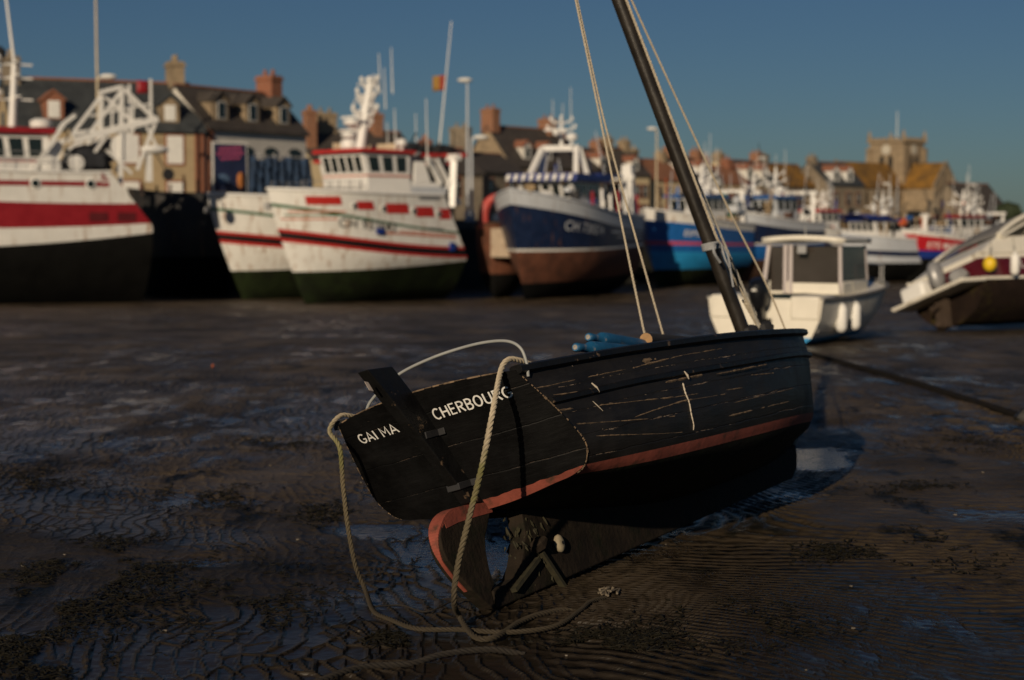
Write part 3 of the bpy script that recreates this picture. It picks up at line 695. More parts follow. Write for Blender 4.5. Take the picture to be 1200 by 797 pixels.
far_ = noise(t, mapping(t, o, (.5, .22, 1), loc=(2, 9, 0)), 1.0, 8, .72)
col = mixc(t, ramp(t, far_, .38, .60), mixc(t, .7, col, (.012, .010, .007)), col)
col = mixc(t, mt(t, 'MULTIPLY', ramp(t, far_, .58, .72), .5), col, (.20, .155, .105))
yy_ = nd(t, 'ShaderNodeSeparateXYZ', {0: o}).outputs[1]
near_dimming = ramp(t, mt(t, 'ADD', yy_, mt(t, 'MULTIPLY', mt(t, 'SUBTRACT', nm, .5), 9.0)), 7.0, 13.0, 1, 0)  # foreground dimming painted into the mud colour, noise-warped, fading with distance
col = mixc(t, mt(t, 'MULTIPLY', near_dimming, .84), col, (.022, .017, .012))
alg = ramp(t, n2, .555, .64); alg2 = mt(t, 'MULTIPLY', alg, ramp(t, n3, .3, .5, .5, 1))
col = mixc(t, alg2, col, (.007, .007, .005))
pale = ramp(t, noise(t, mapping(t, o, (.9, .5, 1), loc=(4, 2, 0)), 3.1, 5, .7), .66, .74)
col = mixc(t, mt(t, 'MULTIPLY', pale, .5), col, (.17, .125, .085))
# thin standing water: in the ripple troughs, and as broken films over the flat
tr = nd(t, 'ShaderNodeAttribute', attribute_name='standing_water').outputs['Fac']
flat_ = nd(t, 'ShaderNodeVectorMath', {0: o, 1: (-2.2, 15.5, 0)}, operation='SUBTRACT').outputs[0]
flat_ = ramp(t, nd(t, 'ShaderNodeVectorMath', {0: nd(t, 'ShaderNodeVectorMath', {0: flat_, 1: (.30, .16, 0)}, operation='MULTIPLY').outputs[0]}, operation='LENGTH').outputs['Value'], .2, 1.0, .13, 0)
film = mt(t, 'MULTIPLY', ramp(t, mt(t, 'ADD', nf, flat_), .49, .57), ramp(t, noise(t, mapping(t, o, (1, .35, 1)), 3.4, 5, .65), .46, .58))
water = mt(t, 'MAXIMUM', tr, film)
col = mixc(t, mt(t, 'MULTIPLY', water, .6), col, (.014, .011, .008))
t.links.new(col, p.inputs['Base Color'])
rg = ramp(t, n1, .35, .65, .62, .42)
rg = mt(t, 'ADD', mt(t, 'MULTIPLY', rg, mt(t, 'SUBTRACT', 1.0, water)), mt(t, 'MULTIPLY', water, .22))
t.links.new(rg, p.inputs['Roughness'])
dry = mt(t, 'SUBTRACT', 1.0, mt(t, 'MULTIPLY', water, .93))
rp = noise(t, mapping(t, o, (1.0, 2.2, 1), (0, 0, .5)), 3.2, 5, .6)
b1 = nd(t, 'ShaderNodeBump', {'Strength': .8, 'Distance': .02, 'Height': mt(t, 'MULTIPLY', dry, mt(t, 'ADD', mt(t, 'MULTIPLY', n3, .35), mt(t, 'ADD', mt(t, 'MULTIPLY', rp, 2.2), mt(t, 'ADD', mt(t, 'MULTIPLY', noise(t, o, 9, 4, .6), .8), mt(t, 'MULTIPLY', mt(t, 'MULTIPLY', far_, 9.0), ramp(t, nd(t, 'ShaderNodeSeparateXYZ', {0: o}).outputs[1], 10, 22))))))})
t.links.new(b1.outputs[0], p.inputs['Normal']); p.inputs['IOR'].default_value = 1.34; t.links.new(mt(t, 'ADD', .22, mt(t, 'MULTIPLY', water, .24)), p.inputs['Specular IOR Level'])
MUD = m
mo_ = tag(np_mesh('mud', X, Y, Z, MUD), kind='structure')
at_ = mo_.data.attributes.new('standing_water', 'FLOAT', 'POINT'); at_.data.foreach_set('value', WET.ravel().astype(np.float32))
m, t, p, tc = newmat('shallow_puddle_water'); o = tc.outputs['Object']
p.inputs['Base Color'].default_value = (.016, .013, .010, 1); p.inputs['Roughness'].default_value = .14; p.inputs['IOR'].default_value = 1.33
rp = noise(t, mapping(t, o, (5, 17, 1), (0, 0, .15)), 1.7, 3, .55)
b1 = nd(t, 'ShaderNodeBump', {'Strength': .8, 'Distance': .012, 'Height': mt(t, 'MULTIPLY', rp, ramp(t, noise(t, o, .7, 2),   .3, .55, .35, 1))}); t.links.new(b1.outputs[0], p.inputs['Normal'])
mb = MB(); mb.quad((-16, 3.7, WATER_Z), (16, 3.7, WATER_Z), (16, 13.2, WATER_Z), (-16, 13.2, WATER_Z))
tag(mb.build('puddle_water', m, smooth=False), kind='structure')

# ------------------------------------------------------------------ seaweed
SWEED = mat('dark_seaweed', (.006, .006, .003), .6, .6, 30, c2=(.016, .013, .006), spec=.25)
def gh(x, y): return float(ground_h(np.array([x]), np.array([y]))[0])
def g2(px, py):
    q = at(px, py, 5); k = CAMH / (CAMH - q.z); return q.x * k, q.y * k
pc = [(70, 690, 95, 60, 900), (150, 660, 90, 45, 600), (40, 770, 70, 30, 350), (310, 440, 85, 12, 420), (240, 580, 60, 22, 260), (60, 560, 70, 25, 260), (230, 470, 60, 10, 150), (430, 455, 60, 8, 160), (120, 420, 120, 10, 220),
      (380, 600, 40, 14, 130), (490, 742, 45, 14, 800), (455, 728, 22, 8, 350), (720, 752, 60, 12, 260), (610, 660, 25, 10, 160), (1080, 575, 50, 12, 150), (980, 650, 50, 12, 160), (1120, 520, 80, 10, 160), (860, 740, 120, 25, 240), (300, 700, 110, 45, 260),
      (180, 400, 180, 8, 260), (1010, 470, 60, 8, 140), (700, 375, 90, 4, 150), (560, 395, 200, 8, 200), (1130, 640, 80, 40, 160), (490, 640, 30, 20, 60), (340, 520, 60, 12, 150), (480, 520, 40, 10, 90)]
mb = MB(); Pp = []
for cx, cy, sx, sy, n in pc:
    for k in range(int(n * 2.2)):
        px = cx + random.gauss(0, .55) * sx; py = cy + random.gauss(0, .55) * sy
        if py < 372: continue
        Pp.append(g2(px, py))
Pp = np.array(Pp)
mask = np.array([True] * len(Pp)); kk = fbm(Pp[:, 0] * 3.3, Pp[:, 1] * 2.6, 3)
Pp = Pp[(kk > .47) & (Pp[:, 1] < 15)]; hz_ = ground_h(Pp[:, 0], Pp[:, 1])
for (x, y), z in zip(Pp, hz_):
    if z < WATER_Z: continue
    a = random.uniform(0, 2 * pi); l = random.uniform(.010, .036); w = random.uniform(.002, .007); d = Vector((cos(a), sin(a), 0)); sd = Vector((-sin(a), cos(a), 0)) * w
    P0 = Vector((x, y, z + random.uniform(-.002, .006))); rows = []
    bend = random.uniform(-.6, .6)
    for i in range(4):
        q = P0 + d * l * (i - 1.5) / 1.5 + sd * bend * (i - 1.5) ** 2 * .6 + Vector((0, 0, random.uniform(0, .012)))
        wv = sd * (1, 1.3, 1.1, .4)[i]; rows.append([q - wv, q + Vector((0, 0, .003)), q + wv])
    mb.grid(rows)
tag(mb.build('seaweed', SWEED), kind='stuff')
# small stones and shells that show as bright specks
mb = MB()
for k in range(60):
    px, py = random.uniform(-60, 1260), 372 + 420 * random.random() ** 1.5
    x, y = g2(px, py)
    if y > 15: continue
    r = random.uniform(.004, .011); mb.ball((x, y, gh(x, y) + r * .4), r, 7, 4, (random.uniform(.8, 1.6), 1, .6), jit=.2)
tag(mb.build('pebbles', mat('pale_shell_pebble', (.13, .11, .085), .6, .6, 20)), kind='stuff')
for (px, py, lab) in ((249, 419, 'orange scrap of litter lying upright on the mud far left of the black boat'),):
    x, y = g2(px, py); mb = MB(); mb.ball((x, y, gh(x, y) + .02), .024, 9, 6, (.7, .5, 1.1), jit=.2)
    tag(mb.build('litter', mat('orange_litter', (.28, .07, .03), .7, .3, 8)), lab, 'litter')

# ------------------------------------------------------------------ hull generator for the big boats
class Hull:
    """local frame: x forward from the stern, y to port, z up from keel"""
    def __init__(s, L, B, top, rake=2.0, srk=None, wst=.86, flare=1.5, bow=1.7, sec=.55, kw=.08):
        s.L, s.B, s.top, s.rake, s.wst, s.flare, s.bow, s.sec, s.kw = L, B, top, rake, wst, flare, bow, sec, kw
        s.srk = srk or (lambda z: 0.0)
    @staticmethod
    def q(tr, t):
        a, m, b = tr; c = 2 * a + 2 * b - 4 * m; return a + (b - a - c) * t + c * t * t
    def xs(s, t, z):
        zt = s.q(s.top, 1); x0 = s.srk(z); x1 = s.L - s.rake * max(0, 1 - z / zt) ** 1.25
        return x0 + (x1 - x0) * t
    def tx(s, x, z):
        x0 = s.xs(0, z); x1 = s.xs(1, z); return (x - x0) / (x1 - x0)
    def hb(s, t, z):
        t = min(1, max(0, t)); sg = max(.001, min(1, z / s.q(s.top, t))); pn = s.bow + s.flare * sg
        pl = s.wst + (1 - s.wst) * sin(min(1, t / .5) * pi / 2) if t < .5 else 1 - ((t - .5) / .5) ** pn
        g = min(1, (sg / .42) ** s.sec) * (.9 + .1 * sg)
        return max(.0, s.B / 2 * pl * g) + s.kw * (1 - t ** 8)
    def side(s, x, z, off=.015, sg=1): return Vector((x, sg * (s.hb(s.tx(x, z), z) + off), z))
    def build(s, parent, rows, mats, nt=40, name='hull'):
        """rows: [(zstern, zmid, zbow)...] bottom to top; mats: per band material index list + materials"""
        idx, ml = mats; ts = [1 - (1 - i / nt) ** 1.35 for i in range(nt + 1)]
        zr = []; mi = []
        for k in range(len(rows) - 1):
            n = 5 if k == 0 else 2
            for j in range(n): zr.append((k, j / n)); mi.append(idx[k])
        zr.append((len(rows) - 2, 1.0))
        zz = lambda kf, t: s.q(rows[kf[0]], t) * (1 - kf[1]) + s.q(rows[kf[0] + 1], t) * kf[1]
        mb = MB(); st = {}
        for sg in (-1, 1):
            g = []
            for kf in zr:
                row = []
                for t in ts:
                    z = zz(kf, t); row.append((s.xs(t, z), sg * (s.hb(t, z) if t < 1 else 0), z))
                g.append(row)
            mb.grid(g, mi, flip=(sg > 0)); st[sg] = [r[0] for r in g]
        mb.grid([[a, b] for a, b in zip(st[1], st[-1])], mi)
        return mb.build(name, ml, parent, sharp=55)
    def deck(s, parent, zf, m_, t0=.0, t1=.985, n=24):
        mb = MB(); g = []
        for i in range(n + 1):
            t = t0 + (t1 - t0) * i / n; z = zf(t); y = s.hb(t, z) - .06; g.append([(s.xs(t, z), -y, z), (s.xs(t, z), 0, z + .04), (s.xs(t, z), y, z)])
        mb.grid(g); return mb.build('deck', m_, parent)
    def rail(s, parent, zf, r, m_, name='gunwale', t0=0, t1=1, n=40, off=0):
        pts = [[], []]
        for k, sg in enumerate((-1, 1)):
            for i in range(n + 1):
                t = t0 + (t1 - t0) * i / n; z = zf(t); pts[k].append((s.xs(t, z), sg * max(0, (s.hb(t, z) if t < 1 else 0) + off), z))
        mb = MB(); mb.tube(pts[0] + pts[1][::-1], r, 8); return mb.build(name, m_, parent)
    def patch(s, mb, x0, x1, zf0, zf1, sg=1, n=8, off=.02, mi=0, skew=0):
        g = []
        for j in (0, 1, 2):
            row = []
            for i in range(n + 1):
                x = x0 + (x1 - x0) * i / n; a = zf0(x) if callable(zf0) else zf0; b = zf1(x) if callable(zf1) else zf1
                z = a + (b - a) * j / 2; row.append(s.side(x + skew * j / 2, z, off, sg))
            g.append(row)
        mb.grid(g, mi=mi)
    def text(s, parent, string, x0, z0, h, m_, sg=1, slope=0, width=None, name='lettering'):
        v, f, w = text_verts(string); k = (width / w) if width else h / .7
        mb = MB(); mb.add([s.side(x0 - sg * p[0] * k, z0 + p[1] * h / .7 + slope * p[0] * k, .03, sg) for p in v], f)
        return mb.build(name, m_, parent, smooth=False)
def lerp3(A, B, t): return Vector(A).lerp(Vector(B), t)
def quad_pt(q, u, v): return lerp3(lerp3(q[0], q[1], u), lerp3(q[3], q[2], u), v)
def windows_on(parent, q, n, u0=.05, u1=.95, v0=.14, v1=.84, gap=.3, m_=None, name='window', frame=None):
    """n panes set on quad q (bottom-left, bottom-right, top-right, top-left seen from outside)"""
    nrm = (Vector(q[1]) - Vector(q[0])).cross(Vector(q[3]) - Vector(q[0])).normalized()
    for i in range(n):
        w = (u1 - u0) / n; a = u0 + i * w + w * gap / 2; b = u0 + (i + 1) * w - w * gap / 2
        c = [quad_pt(q, u, v) for u, v in ((a, v0), (b, v0), (b, v1), (a, v1))]
        mb = MB(); mb.hexa([p - nrm * .01 for p in c] + [p + nrm * .025 for p in c])
        mb.build(name, m_ or GLASS, parent, smooth=False)
def wheelhouse(parent, x0, x1, w, z0, zm, z1, mw, roofm, nf=5, ns=3, lean=.35, taper=.92, roof_over=.25, wband=None, aft=False, roofh=.16, stripe=None, name='wheelhouse'):
    a = w / 2; b = a * taper
    P = [(x0, -a, z0), (x1, -a, z0), (x1, a, z0), (x0, a, z0), (x0, -b, zm), (x1, -b, zm), (x1, b, zm), (x0, b, zm), (x0, -b, z1), (x1 + lean, -b, z1), (x1 + lean, b, z1), (x0, b, z1)]
    mb = MB(); mb.add(P, [(3, 2, 1, 0), (0, 1, 5, 4), (1, 2, 6, 5), (2, 3, 7, 6), (3, 0, 4, 7), (4, 5, 9, 8), (5, 6, 10, 9), (6, 7, 11, 10), (7, 4, 8, 11), (8, 9, 10, 11)])
    wh = mb.build(name, mw, parent, smooth=False, bevel=.03)
    windows_on(wh, [P[5], P[6], P[10], P[9]], nf, m_=GLASS); windows_on(wh, [P[6], P[7], P[11], P[10]], ns, m_=GLASS, gap=.3); windows_on(wh, [P[4], P[5], P[9], P[8]], ns, m_=GLASS, gap=.3)
    mb = MB(); o = roof_over
    mb.hexa([(x0 - o, -b - o, z1 + .003), (x1 + lean + o * 1.2, -b - o, z1 + .003), (x1 + lean + o * 1.2, b + o, z1 + .003), (x0 - o, b + o, z1 + .003), (x0 - o, -b - o, z1 + roofh), (x1 + lean + o, -b - o, z1 + roofh + .05), (x1 + lean + o, b + o, z1 + roofh + .05), (x0 - o, b + o, z1 + roofh)])
    mb.build('wheelhouse_roof', roofm, wh, smooth=False, bevel=.03)
    if stripe:
        mb = MB(); e = .02
        for z in (zm - .03,):
            mb.box(x0 - e, x1 + e, -b - e - .04, b + e + .04, z - .05, z + .02)
        mb.build('wheelhouse_stripe', stripe, wh, smooth=False)
    return wh
def mast_set(parent, x, y, z0, z1, m_=WHITE2, r=.14, lean=0, arms=2, whips=3, radar=True, dome=True):
    mb = MB(); X = lambda z: x + lean * (z - z0) / (z1 - z0)
    mb.tube([(x, y, z0), (X(z1), y, z1)], [r, r * .6], 8)
    h = z1 - z0
    for i in range(arms):
        z = z0 + h * (.45 + .25 * i); w = .9 - .2 * i
        mb.tube([(X(z), y - w, z + .25), (X(z), y, z), (X(z), y + w, z + .25)], .05, 6)
        for sg in (-1, 1): mb.lathe([(.07, 0), (.09, .1), (.06, .22)], (X(z), y + sg * w, z + .25), 8)
        mb.tube([(X(z) - .5, y, z + .3), (X(z), y, z), (X(z) + .6, y, z + .2)], .045, 6)
    ms = mb.build('mast', m_, parent)
    if radar:
        z = z0 + h * .33; mb = MB(); mb.beam((X(z), y, z), (X(z) + .9, y, z + .05), .18, .08); mb.lathe([(.18, z + .06), (.2, z + .2), (.12, z + .28)], (X(z) + .8, y, 0), 10); mb.beam((X(z) + .8, y - .75, z + .34), (X(z) + .8, y + .75, z + .34), .16, .1); mb.build('radar', WHITE2, ms)
    if dome:
        mb = MB(); z = z0 + h * .16; mb.lathe([(.1, z - .3), (.1, z), (.32, z + .06), (.36, z + .25), (.26, z + .42), (.05, z + .48)], (x + .5, y + .9, 0), 12); mb.build('satellite_dome', WHITE2, ms)
    for i in range(whips):
        mb = MB(); yy = y + random.uniform(-1, 1); xx = X(z1) + random.uniform(-.8, .5); zz = z1 + random.uniform(-.3, .1); l = random.uniform(.9, 2.2)
        mb.tube([(xx, yy, zz - 1.0), (xx + random.uniform(-.1, .1), yy, zz + l)], [.028, .014], 5); mb.build('antenna', WHITE2, ms)
    return ms
def gantry(parent, x, w, z0, z1, m_=WHITE2, r=.13, leg_dx=0, brace=True):
    mb = MB()
    for sg in (-1, 1):
        mb.beam((x - leg_dx, sg * w / 2, z0), (x, sg * w * .4, z1), r * 2.2, r * 2)
        if brace: mb.beam((x - leg_dx + 1.2, sg * w / 2, z0), (x, sg * w * .42, z0 + (z1 - z0) * .7), r, r)
    mb.beam((x, -w / 2, z1), (x, w / 2, z1), r * 2.4, r * 2.2)
    if brace: mb.beam((x, -w * .45, z0 + (z1 - z0) * .55), (x, w * .45, z0 + (z1 - z0) * .55), r, r)
    return mb.build('gantry', m_, parent, smooth=False, bevel=.02)
def railing(parent, pts, h=.95, m_=GREYM, r=.022, nb=2):
    mb = MB(); P = resample([Vector(p) for p in pts], 1.1)
    for p_ in P: mb.tube([p_, p_ + Vector((0, 0, h))], r, 5)
    for k in range(nb): mb.tube([p_ + Vector((0, 0, h * (1 - k / nb * .9))) for p_ in P], r, 5)
    return mb.build('railing', m_, parent)
def drum(parent, x, z, w, r, m_=NET):
    mb = MB(); mb.lathe([(r * .5, -w / 2), (r, -w / 2 + .02), (r, -w / 2 + .1), (r * .75, -w / 2 + .12)] + [(r * (.78 + .07 * sin(i * 2.3)), -w / 2 + .15 + (w - .3) * i / 7) for i in range(8)] + [(r, w / 2 - .1), (r, w / 2 - .02), (r * .5, w / 2)], (x, 0, z), 14, 'y')
    return mb.build('net_drum', m_, parent)
def netpile(parent, x, y, z, sx, sy, sz, m_=NET, name='net_pile'):
    mb = MB(); mb.ball((x, y, z), 1, 16, 10, (sx, sy, sz), jit=.14); return mb.build(name, m_, parent)
def place_boat(px_bow, d_bow, psi, L, dz=0):
    """bow at sight line px, heading turned psi degrees left of straight-at-the-viewer"""
    h = Vector((-sin(R(psi)), -cos(R(psi)), 0)); b = at(px_bow, YH, d_bow); s = Vector((b.x, b.y, 0)) - h * L
    return (s.x, s.y, gz(min(s.y, d_bow)) - .05 + dz), atan2(h.y, h.x)
# ------------------------------------------------------------------ white trawler with red panels, and its twin behind
Z0 = lambda: (0, 0, 0)
def white_trawler(px, d, psi, label, full=True, name='fishing_trawler', group=None, L=12.0):
    H = Hull(L, 5.2, (5.9, 5.95, 6.15), rake=2.3, srk=lambda z: max(0, z - 2.4) * .52, flare=1.8, bow=1.6)
    loc, rz = place_boat(px, d, psi, L); o = thing(name, label, 'trawler', loc, rz, group)
    rows = [(0, 0, 0), (2.2, 1.9, 1.72), (2.35, 2.65, 3.35), (2.5, 2.82, 3.55), (2.85, 3.15, 3.88), (3.0, 3.32, 4.06), (3.72, 4.3, 5.22), (3.85, 4.45, 5.4), (5.9, 5.95, 6.15)]
    H.build(o, rows, ([0, 1, 2, 3, 2, 1, 4, 1], [WEED, WHITE, RED, BLACKP, GREEN]))
    H.rail(o, lambda t: H.q(H.top, t), .09, WHITE2); H.deck(o, lambda t: H.q(H.top, t) - .55, GREYM)
    if full:
        for sg in (1, -1):
            for a, b, z0, z1 in ((8.95, 10.6, 5.3, 5.75), (6.95, 8.0, 5.05, 5.5), (4.5, 6.1, 4.85, 5.4), (2.6, 4.0, 4.68, 5.25), (1.3, 2.2, 4.55, 5.15)):
                mb = MB(); H.patch(mb, a, b, z0, z1, sg, skew=.14); mb.build('red_panel', RED, o)
            for x, z in ((8.25, 5.25), (6.35, 5.12), (4.2, 5.0), (2.3, 4.85)):
                q = H.side(x, z, 0, sg); mb = MB(); mb.lathe([(.15, -.03), (.2, .0), (.2, .04), (.15, .06), (.14, .03)], (0, 0, 0), 14, 'y', mi=0); mb.lathe([(.135, .0), (.135, .062), (.01, .07)], (0, 0, 0), 14, 'y', mi=1)
                mb.v = [(x_ + q.x, sg * y_ + q.y, z_ + q.z) for x_, y_, z_ in mb.v]; mb.build('porthole', [WHITE2, GLASS], o)
            mb = MB(); f0 = lambda x: 3.42 + .055 * x; H.patch(mb, .9, 6.6, f0, lambda x: f0(x) + .09, sg, n=14); H.patch(mb, .9, 5.2, lambda x: f0(x) + .16, lambda x: f0(x) + .22, sg, n=14); mb.build('orange_stripe', ORANGE, o)
        H.text(o, 'CH 933643', 9.0, 4.12, .5, BLACKP, slope=-.075)
        H.text(o, 'NOTRE PORT', 3.3, 3.98, .15, BLACKP, slope=-.04)
        mb = MB(); q = H.side(6.6, 3.95, .05); mb.box(q.x - .2, q.x + .2, q.y - .05, q.y + .12, q.z - .2, q.z + .12); q = H.side(1.3, 3.05, .05); mb.box(q.x - .16, q.x + .16, q.y - .05, q.y + .12, q.z - .25, q.z + .2); mb.build('hull_fender', ROYAL, o)
    for k in range(3):
        mb = MB(); z = 4.55 + .2 * k
        for sg in (1, -1): H.patch(mb, 9.1 - .2 * k, 11.4 - .1 * k, z - .035, z + .035, sg)
        mb.build('bow_line', ORANGE if k != 1 else GREEN, o)
    mb = MB(); mb.lathe([(.1, 0), (.16, .06), (.16, .3), (.05, .36)], (L + .02, 0, 5.05), 10); mb.build('bow_roller', GREYM, o)
    z = 5.6
    w = wheelhouse(o, 4.0, 6.95, 4.3, z, 6.95, 8.15, WHITE2, RED, 5, 3, .32, .94, stripe=ORANGE)
    mb = MB()
    for k in range(4): mb.beam((6.98, -1.5 + k, 5.9), (6.99, -1.5 + k, 6.7), .06, .03)
    mb.beam((6.98, -2.0, 6.35), (6.98, 2.0, 6.35), .03, .03); mb.build('front_ladder_rail', GREYM, w)
    mb = MB(); mb.hexa([(1.5, -2.1, 5.4), (4, -2.1, 5.4), (4, 2.1, 5.4), (1.5, 2.1, 5.4), (1.9, -2.0, 6.6), (4, -2.0, 6.6), (4, 2.0, 6.6), (1.9, 2.0, 6.6)]); mb.build('aft_casing', WHITE2, o, smooth=False, bevel=.03)
    mb = MB(); mb.hexa([(2.5, .7, 6.6), (3.7, .7, 6.6), (3.7, 2.0, 6.6), (2.5, 2.0, 6.6), (2.8, .9, 7.75), (3.5, .9, 7.75), (3.5, 1.8, 7.75), (2.8, 1.8, 7.75)]); fu = mb.build('funnel', WHITE2, o, smooth=False, bevel=.03)
    mb = MB(); mb.tube(spline([(3.15, 1.35, 7.7), (3.15, 1.35, 8.05), (3.0, 1.35, 8.2), (2.8, 1.35, 8.2)], 5), .11, 8); mb.build('exhaust_pipe', GREYM, fu)
    mb = MB(); H.patch(mb, 2.2, 3.8, 5.62, 5.82, 1, off=.03); mb.build('louvre_panel', GREYM, o)
    if full:
        railing(o, [(L - 1.2 - .6 * k, 1.4 + .25 * k if k < 5 else 2.5, 5.75) for k in range(6)], .8, GREYM); railing(o, [(L - 1.2 - .6 * k, -1.4 - .25 * k if k < 5 else -2.5, 5.75) for k in range(6)], .8, GREYM)
        mb = MB(); mb.box(1.5, 3.9, 2.02, 2.06, 5.95, 6.35); mb.build('name_board', GREYW, o)
    mb = MB(); mb.beam((4.1, 1.2, 8.12), (-.1, 1.2, 8.2), .26, .2); mb.beam((4.1, -1.2, 8.12), (-.1, -1.2, 8.2), .26, .2); mb.beam((-.1, -1.9, 8.2), (-.1, 1.9, 8.2), .26, .2); mb.build('red_boom', RED, o, smooth=False)
    gantry(o, .55, 4.2, 5.2, 8.05, WHITE2, .17, -.5)
    for a, b in (((.2, 1.7, 5.4), (1.9, 1.7, 7.9)), ((1.7, 1.9, 6.5), (2.7, 1.9, 8.0))): mb = MB(); mb.beam(a, b, .22, .22); mb.build('brace', WHITE2, o, smooth=False)
    drum(o, 1.1, 6.6, 2.8, .75); netpile(o, 2.0, -.4, 8.5, 1.2, 1.1, .4, NET); netpile(o, .6, .6, 8.45, .9, .9, .35, DARKG, 'gear_heap'); netpile(o, .7, .2, 7.2, .45, 1.2, .7, NET)
    mb = MB()
    for k in range(14): a = Vector((random.uniform(-.2, 3.5), random.uniform(-1.6, 1.6), random.uniform(8.1, 8.5))); mb.beam(a, a + Vector((random.uniform(-1, 1), random.uniform(-.6, .6), random.uniform(.2, 1.1))), .07, .07)
    tag(mb.build('deck_gear', DARKG, o, smooth=False), kind='stuff')
    # lattice mast
    ms = []
    mb = MB(); ax = lambda z: 5.95 - (z - 8.2) * .19
    mb.tube([(ax(8.2), 0, 8.2), (ax(12.2), 0, 12.2)], [.3, .17], 10)
    for zz, wd in ((10.3, 1.1), (11.3, .95), (11.9, .7)):
        for sg in (-1, 1):
            mb.beam((ax(zz), 0, zz - .2), (ax(zz) , sg * wd, zz + .25), .12, .1); mb.beam((ax(zz), 0, zz - .7), (ax(zz), sg * wd * .8, zz + .1), .08, .08); mb.lathe([(.1, 0), (.13, .08), (.1, .25)], (ax(zz), sg * wd, zz + .3), 8)
        mb.beam((ax(zz) - .7, 0, zz + .15), (ax(zz) + .8, 0, zz + .05), .1, .1)
    mb.lathe([(.28, 12.15), (.3, 12.3), (.1, 12.45)], (ax(12.2), 0, 0), 10); mast = mb.build('mast', WHITE2, o)
    mb = MB(); mb.beam((ax(9.6), 0, 9.5), (6.6, -.1, 9.6), .2, .1); mb.lathe([(.2, 9.6), (.46, 9.75), (.46, 9.98), (.2, 10.05)], (6.4, -.1, 0), 14); mb.beam((6.4, -1.0, 10.15), (6.4, .8, 10.15), .16, .12); mb.build('radar', WHITE2, mast)
    for x, y, z, r in ((5.6, -1.45, 8.5, .48), (4.3, 1.6, 8.6, .33)):
        mb = MB(); mb.lathe([(.14, 8.2), (.14, z - .05), (r, z), (r * 1.08, z + r * .5), (r * .85, z + r), (r * .2, z + r * 1.2)], (x, y, 0), 14); mb.build('satellite_dome', WHITE2, mast)
    mb = MB(); mb.box(3.9, 6.4, -1.9, -1.7, 8.3, 8.8); mb.box(3.6, 4.4, -1.2, 1.2, 8.31, 8.75); mb.build('roof_locker', BUFF, o, smooth=False, bevel=.02)
    for x, y, z0, z1 in ((3.0, 2.3, 7.5, 11.2), (ax(12) - .5, .3, 11.5, 13.7), (ax(12) - .9, .9, 11.5, 14.0), (4.9, 1.9, 8.3, 10.6)):
        mb = MB(); mb.tube([(x, y, z0), (x + .08, y, z1)], [.04, .02], 5); mb.build('antenna', WHITE2, o)
    return o, H
T3, H3 = white_trawler(314, 86, 48, 'white trawler with red panels along its upper side and red roof', True)
T2, H2 = white_trawler(243, 93, 48, 'white trawler with red and black stripe half hidden behind another white trawler', False, L=16.5)
# leaning whip pole and its flag at the stern of the nearer one
P0 = at(510, 178, 98); P1 = at(529, 25, 98)
pole = thing('flag_pole', 'thin pale pole leaning over the stern of the white trawler with red panels', 'pole', (P0.x, P0.y, 1.9))
mb = MB(); a = Vector((-.2, 0, 0)); b = P1 - Vector((P0.x, P0.y, 1.9)); mb.tube([a, b], [.07, .03], 6); mb.build('staff', WHITE2, pole)
fp = at(521, 97, 98); fl = thing('flag', 'small dark yellow and red flag flying from the leaning pale pole', 'flag', fp)
for x0, x1, m_ in ((-.72, -.3, mat('dark_yellow_cloth', (.30, .17, .04), .9, .2, 3)), (-.3, .06, mat('red_cloth', (.3, .05, .03), .9, .2, 3))):
    mb = MB(); mb.grid([[(x0 + (x1 - x0) * i / 6 , .09 * sin((x0 + (x1 - x0) * i / 6) * 8) + .02 * j, .45 - .9 * j / 4 - .08 * abs(x0 + (x1 - x0) * i / 6)) for i in range(7)] for j in range(5)])
    ob = mb.build('cloth', m_, fl); sd = ob.modifiers.new('thickness', 'SOLIDIFY'); sd.thickness = .02

# ------------------------------------------------------------------ big trawler with red band at the left edge, stern to the right
L = 17.0; H = Hull(L, 5.6, (7.05, 7.1, 7.7), rake=2.2, srk=lambda z: max(0, z - 4.3) * .8, wst=.9)
d_ = 88.0; h_ = Vector((-sin(R(60)), -cos(R(60)), 0)); st_ = at(162, YH, d_)
T1 = thing('fishing_trawler', 'large white trawler with broad dark red band, black bottom and white stern gantry', 'trawler', (st_.x, st_.y, gz(88) - .05), atan2(h_.y, h_.x))
H.build(T1, [(0, 0, 0), (3.9, 3.25, 3.2), (4.4, 4.15, 4.3), (5.43, 5.52, 6.0), (7.05, 7.1, 7.7)], ([0, 1, 2, 3], [SLIME, WHITE, DRED, WHITE]))
H.rail(T1, lambda t: H.q(H.top, t), .08, WHITE2); H.deck(T1, lambda t: H.q(H.top, t) - .4, GREYM)
for sg in (1, -1):
    mb = MB(); H.patch(mb, 2.75, 13, 6.3, 6.55, sg, n=20)
    for k in range(5): H.patch(mb, 2.3 + .09 * k, 2.75, 6.62 + .1 * k - .02, 6.66 + .1 * k, sg, n=2)
    H.patch(mb, 2.3, 2.9, 6.3, 6.5, sg, n=2); mb.build('red_stripe', DRED, T1)
    for x in (3.3, 6.15, 9.2):
        q = H.side(x, 6.42, 0, sg); mb = MB(); mb.lathe([(.2, -.03), (.28, 0), (.28, .05), (.2, .07)], (0, 0, 0), 14, 'y'); mb.lathe([(.2, .0), (.2, .075), (.01, .085)], (0, 0, 0), 14, 'y', mi=1)
        mb.v = [(x_ + q.x, sg * y_ + q.y, z_ + q.z) for x_, y_, z_ in mb.v]; mb.build('porthole', [WHITE2, GLASS], T1)
VDR = mat('very_dark_red_paint', (.1, .008, .01), .5, .2, 3)
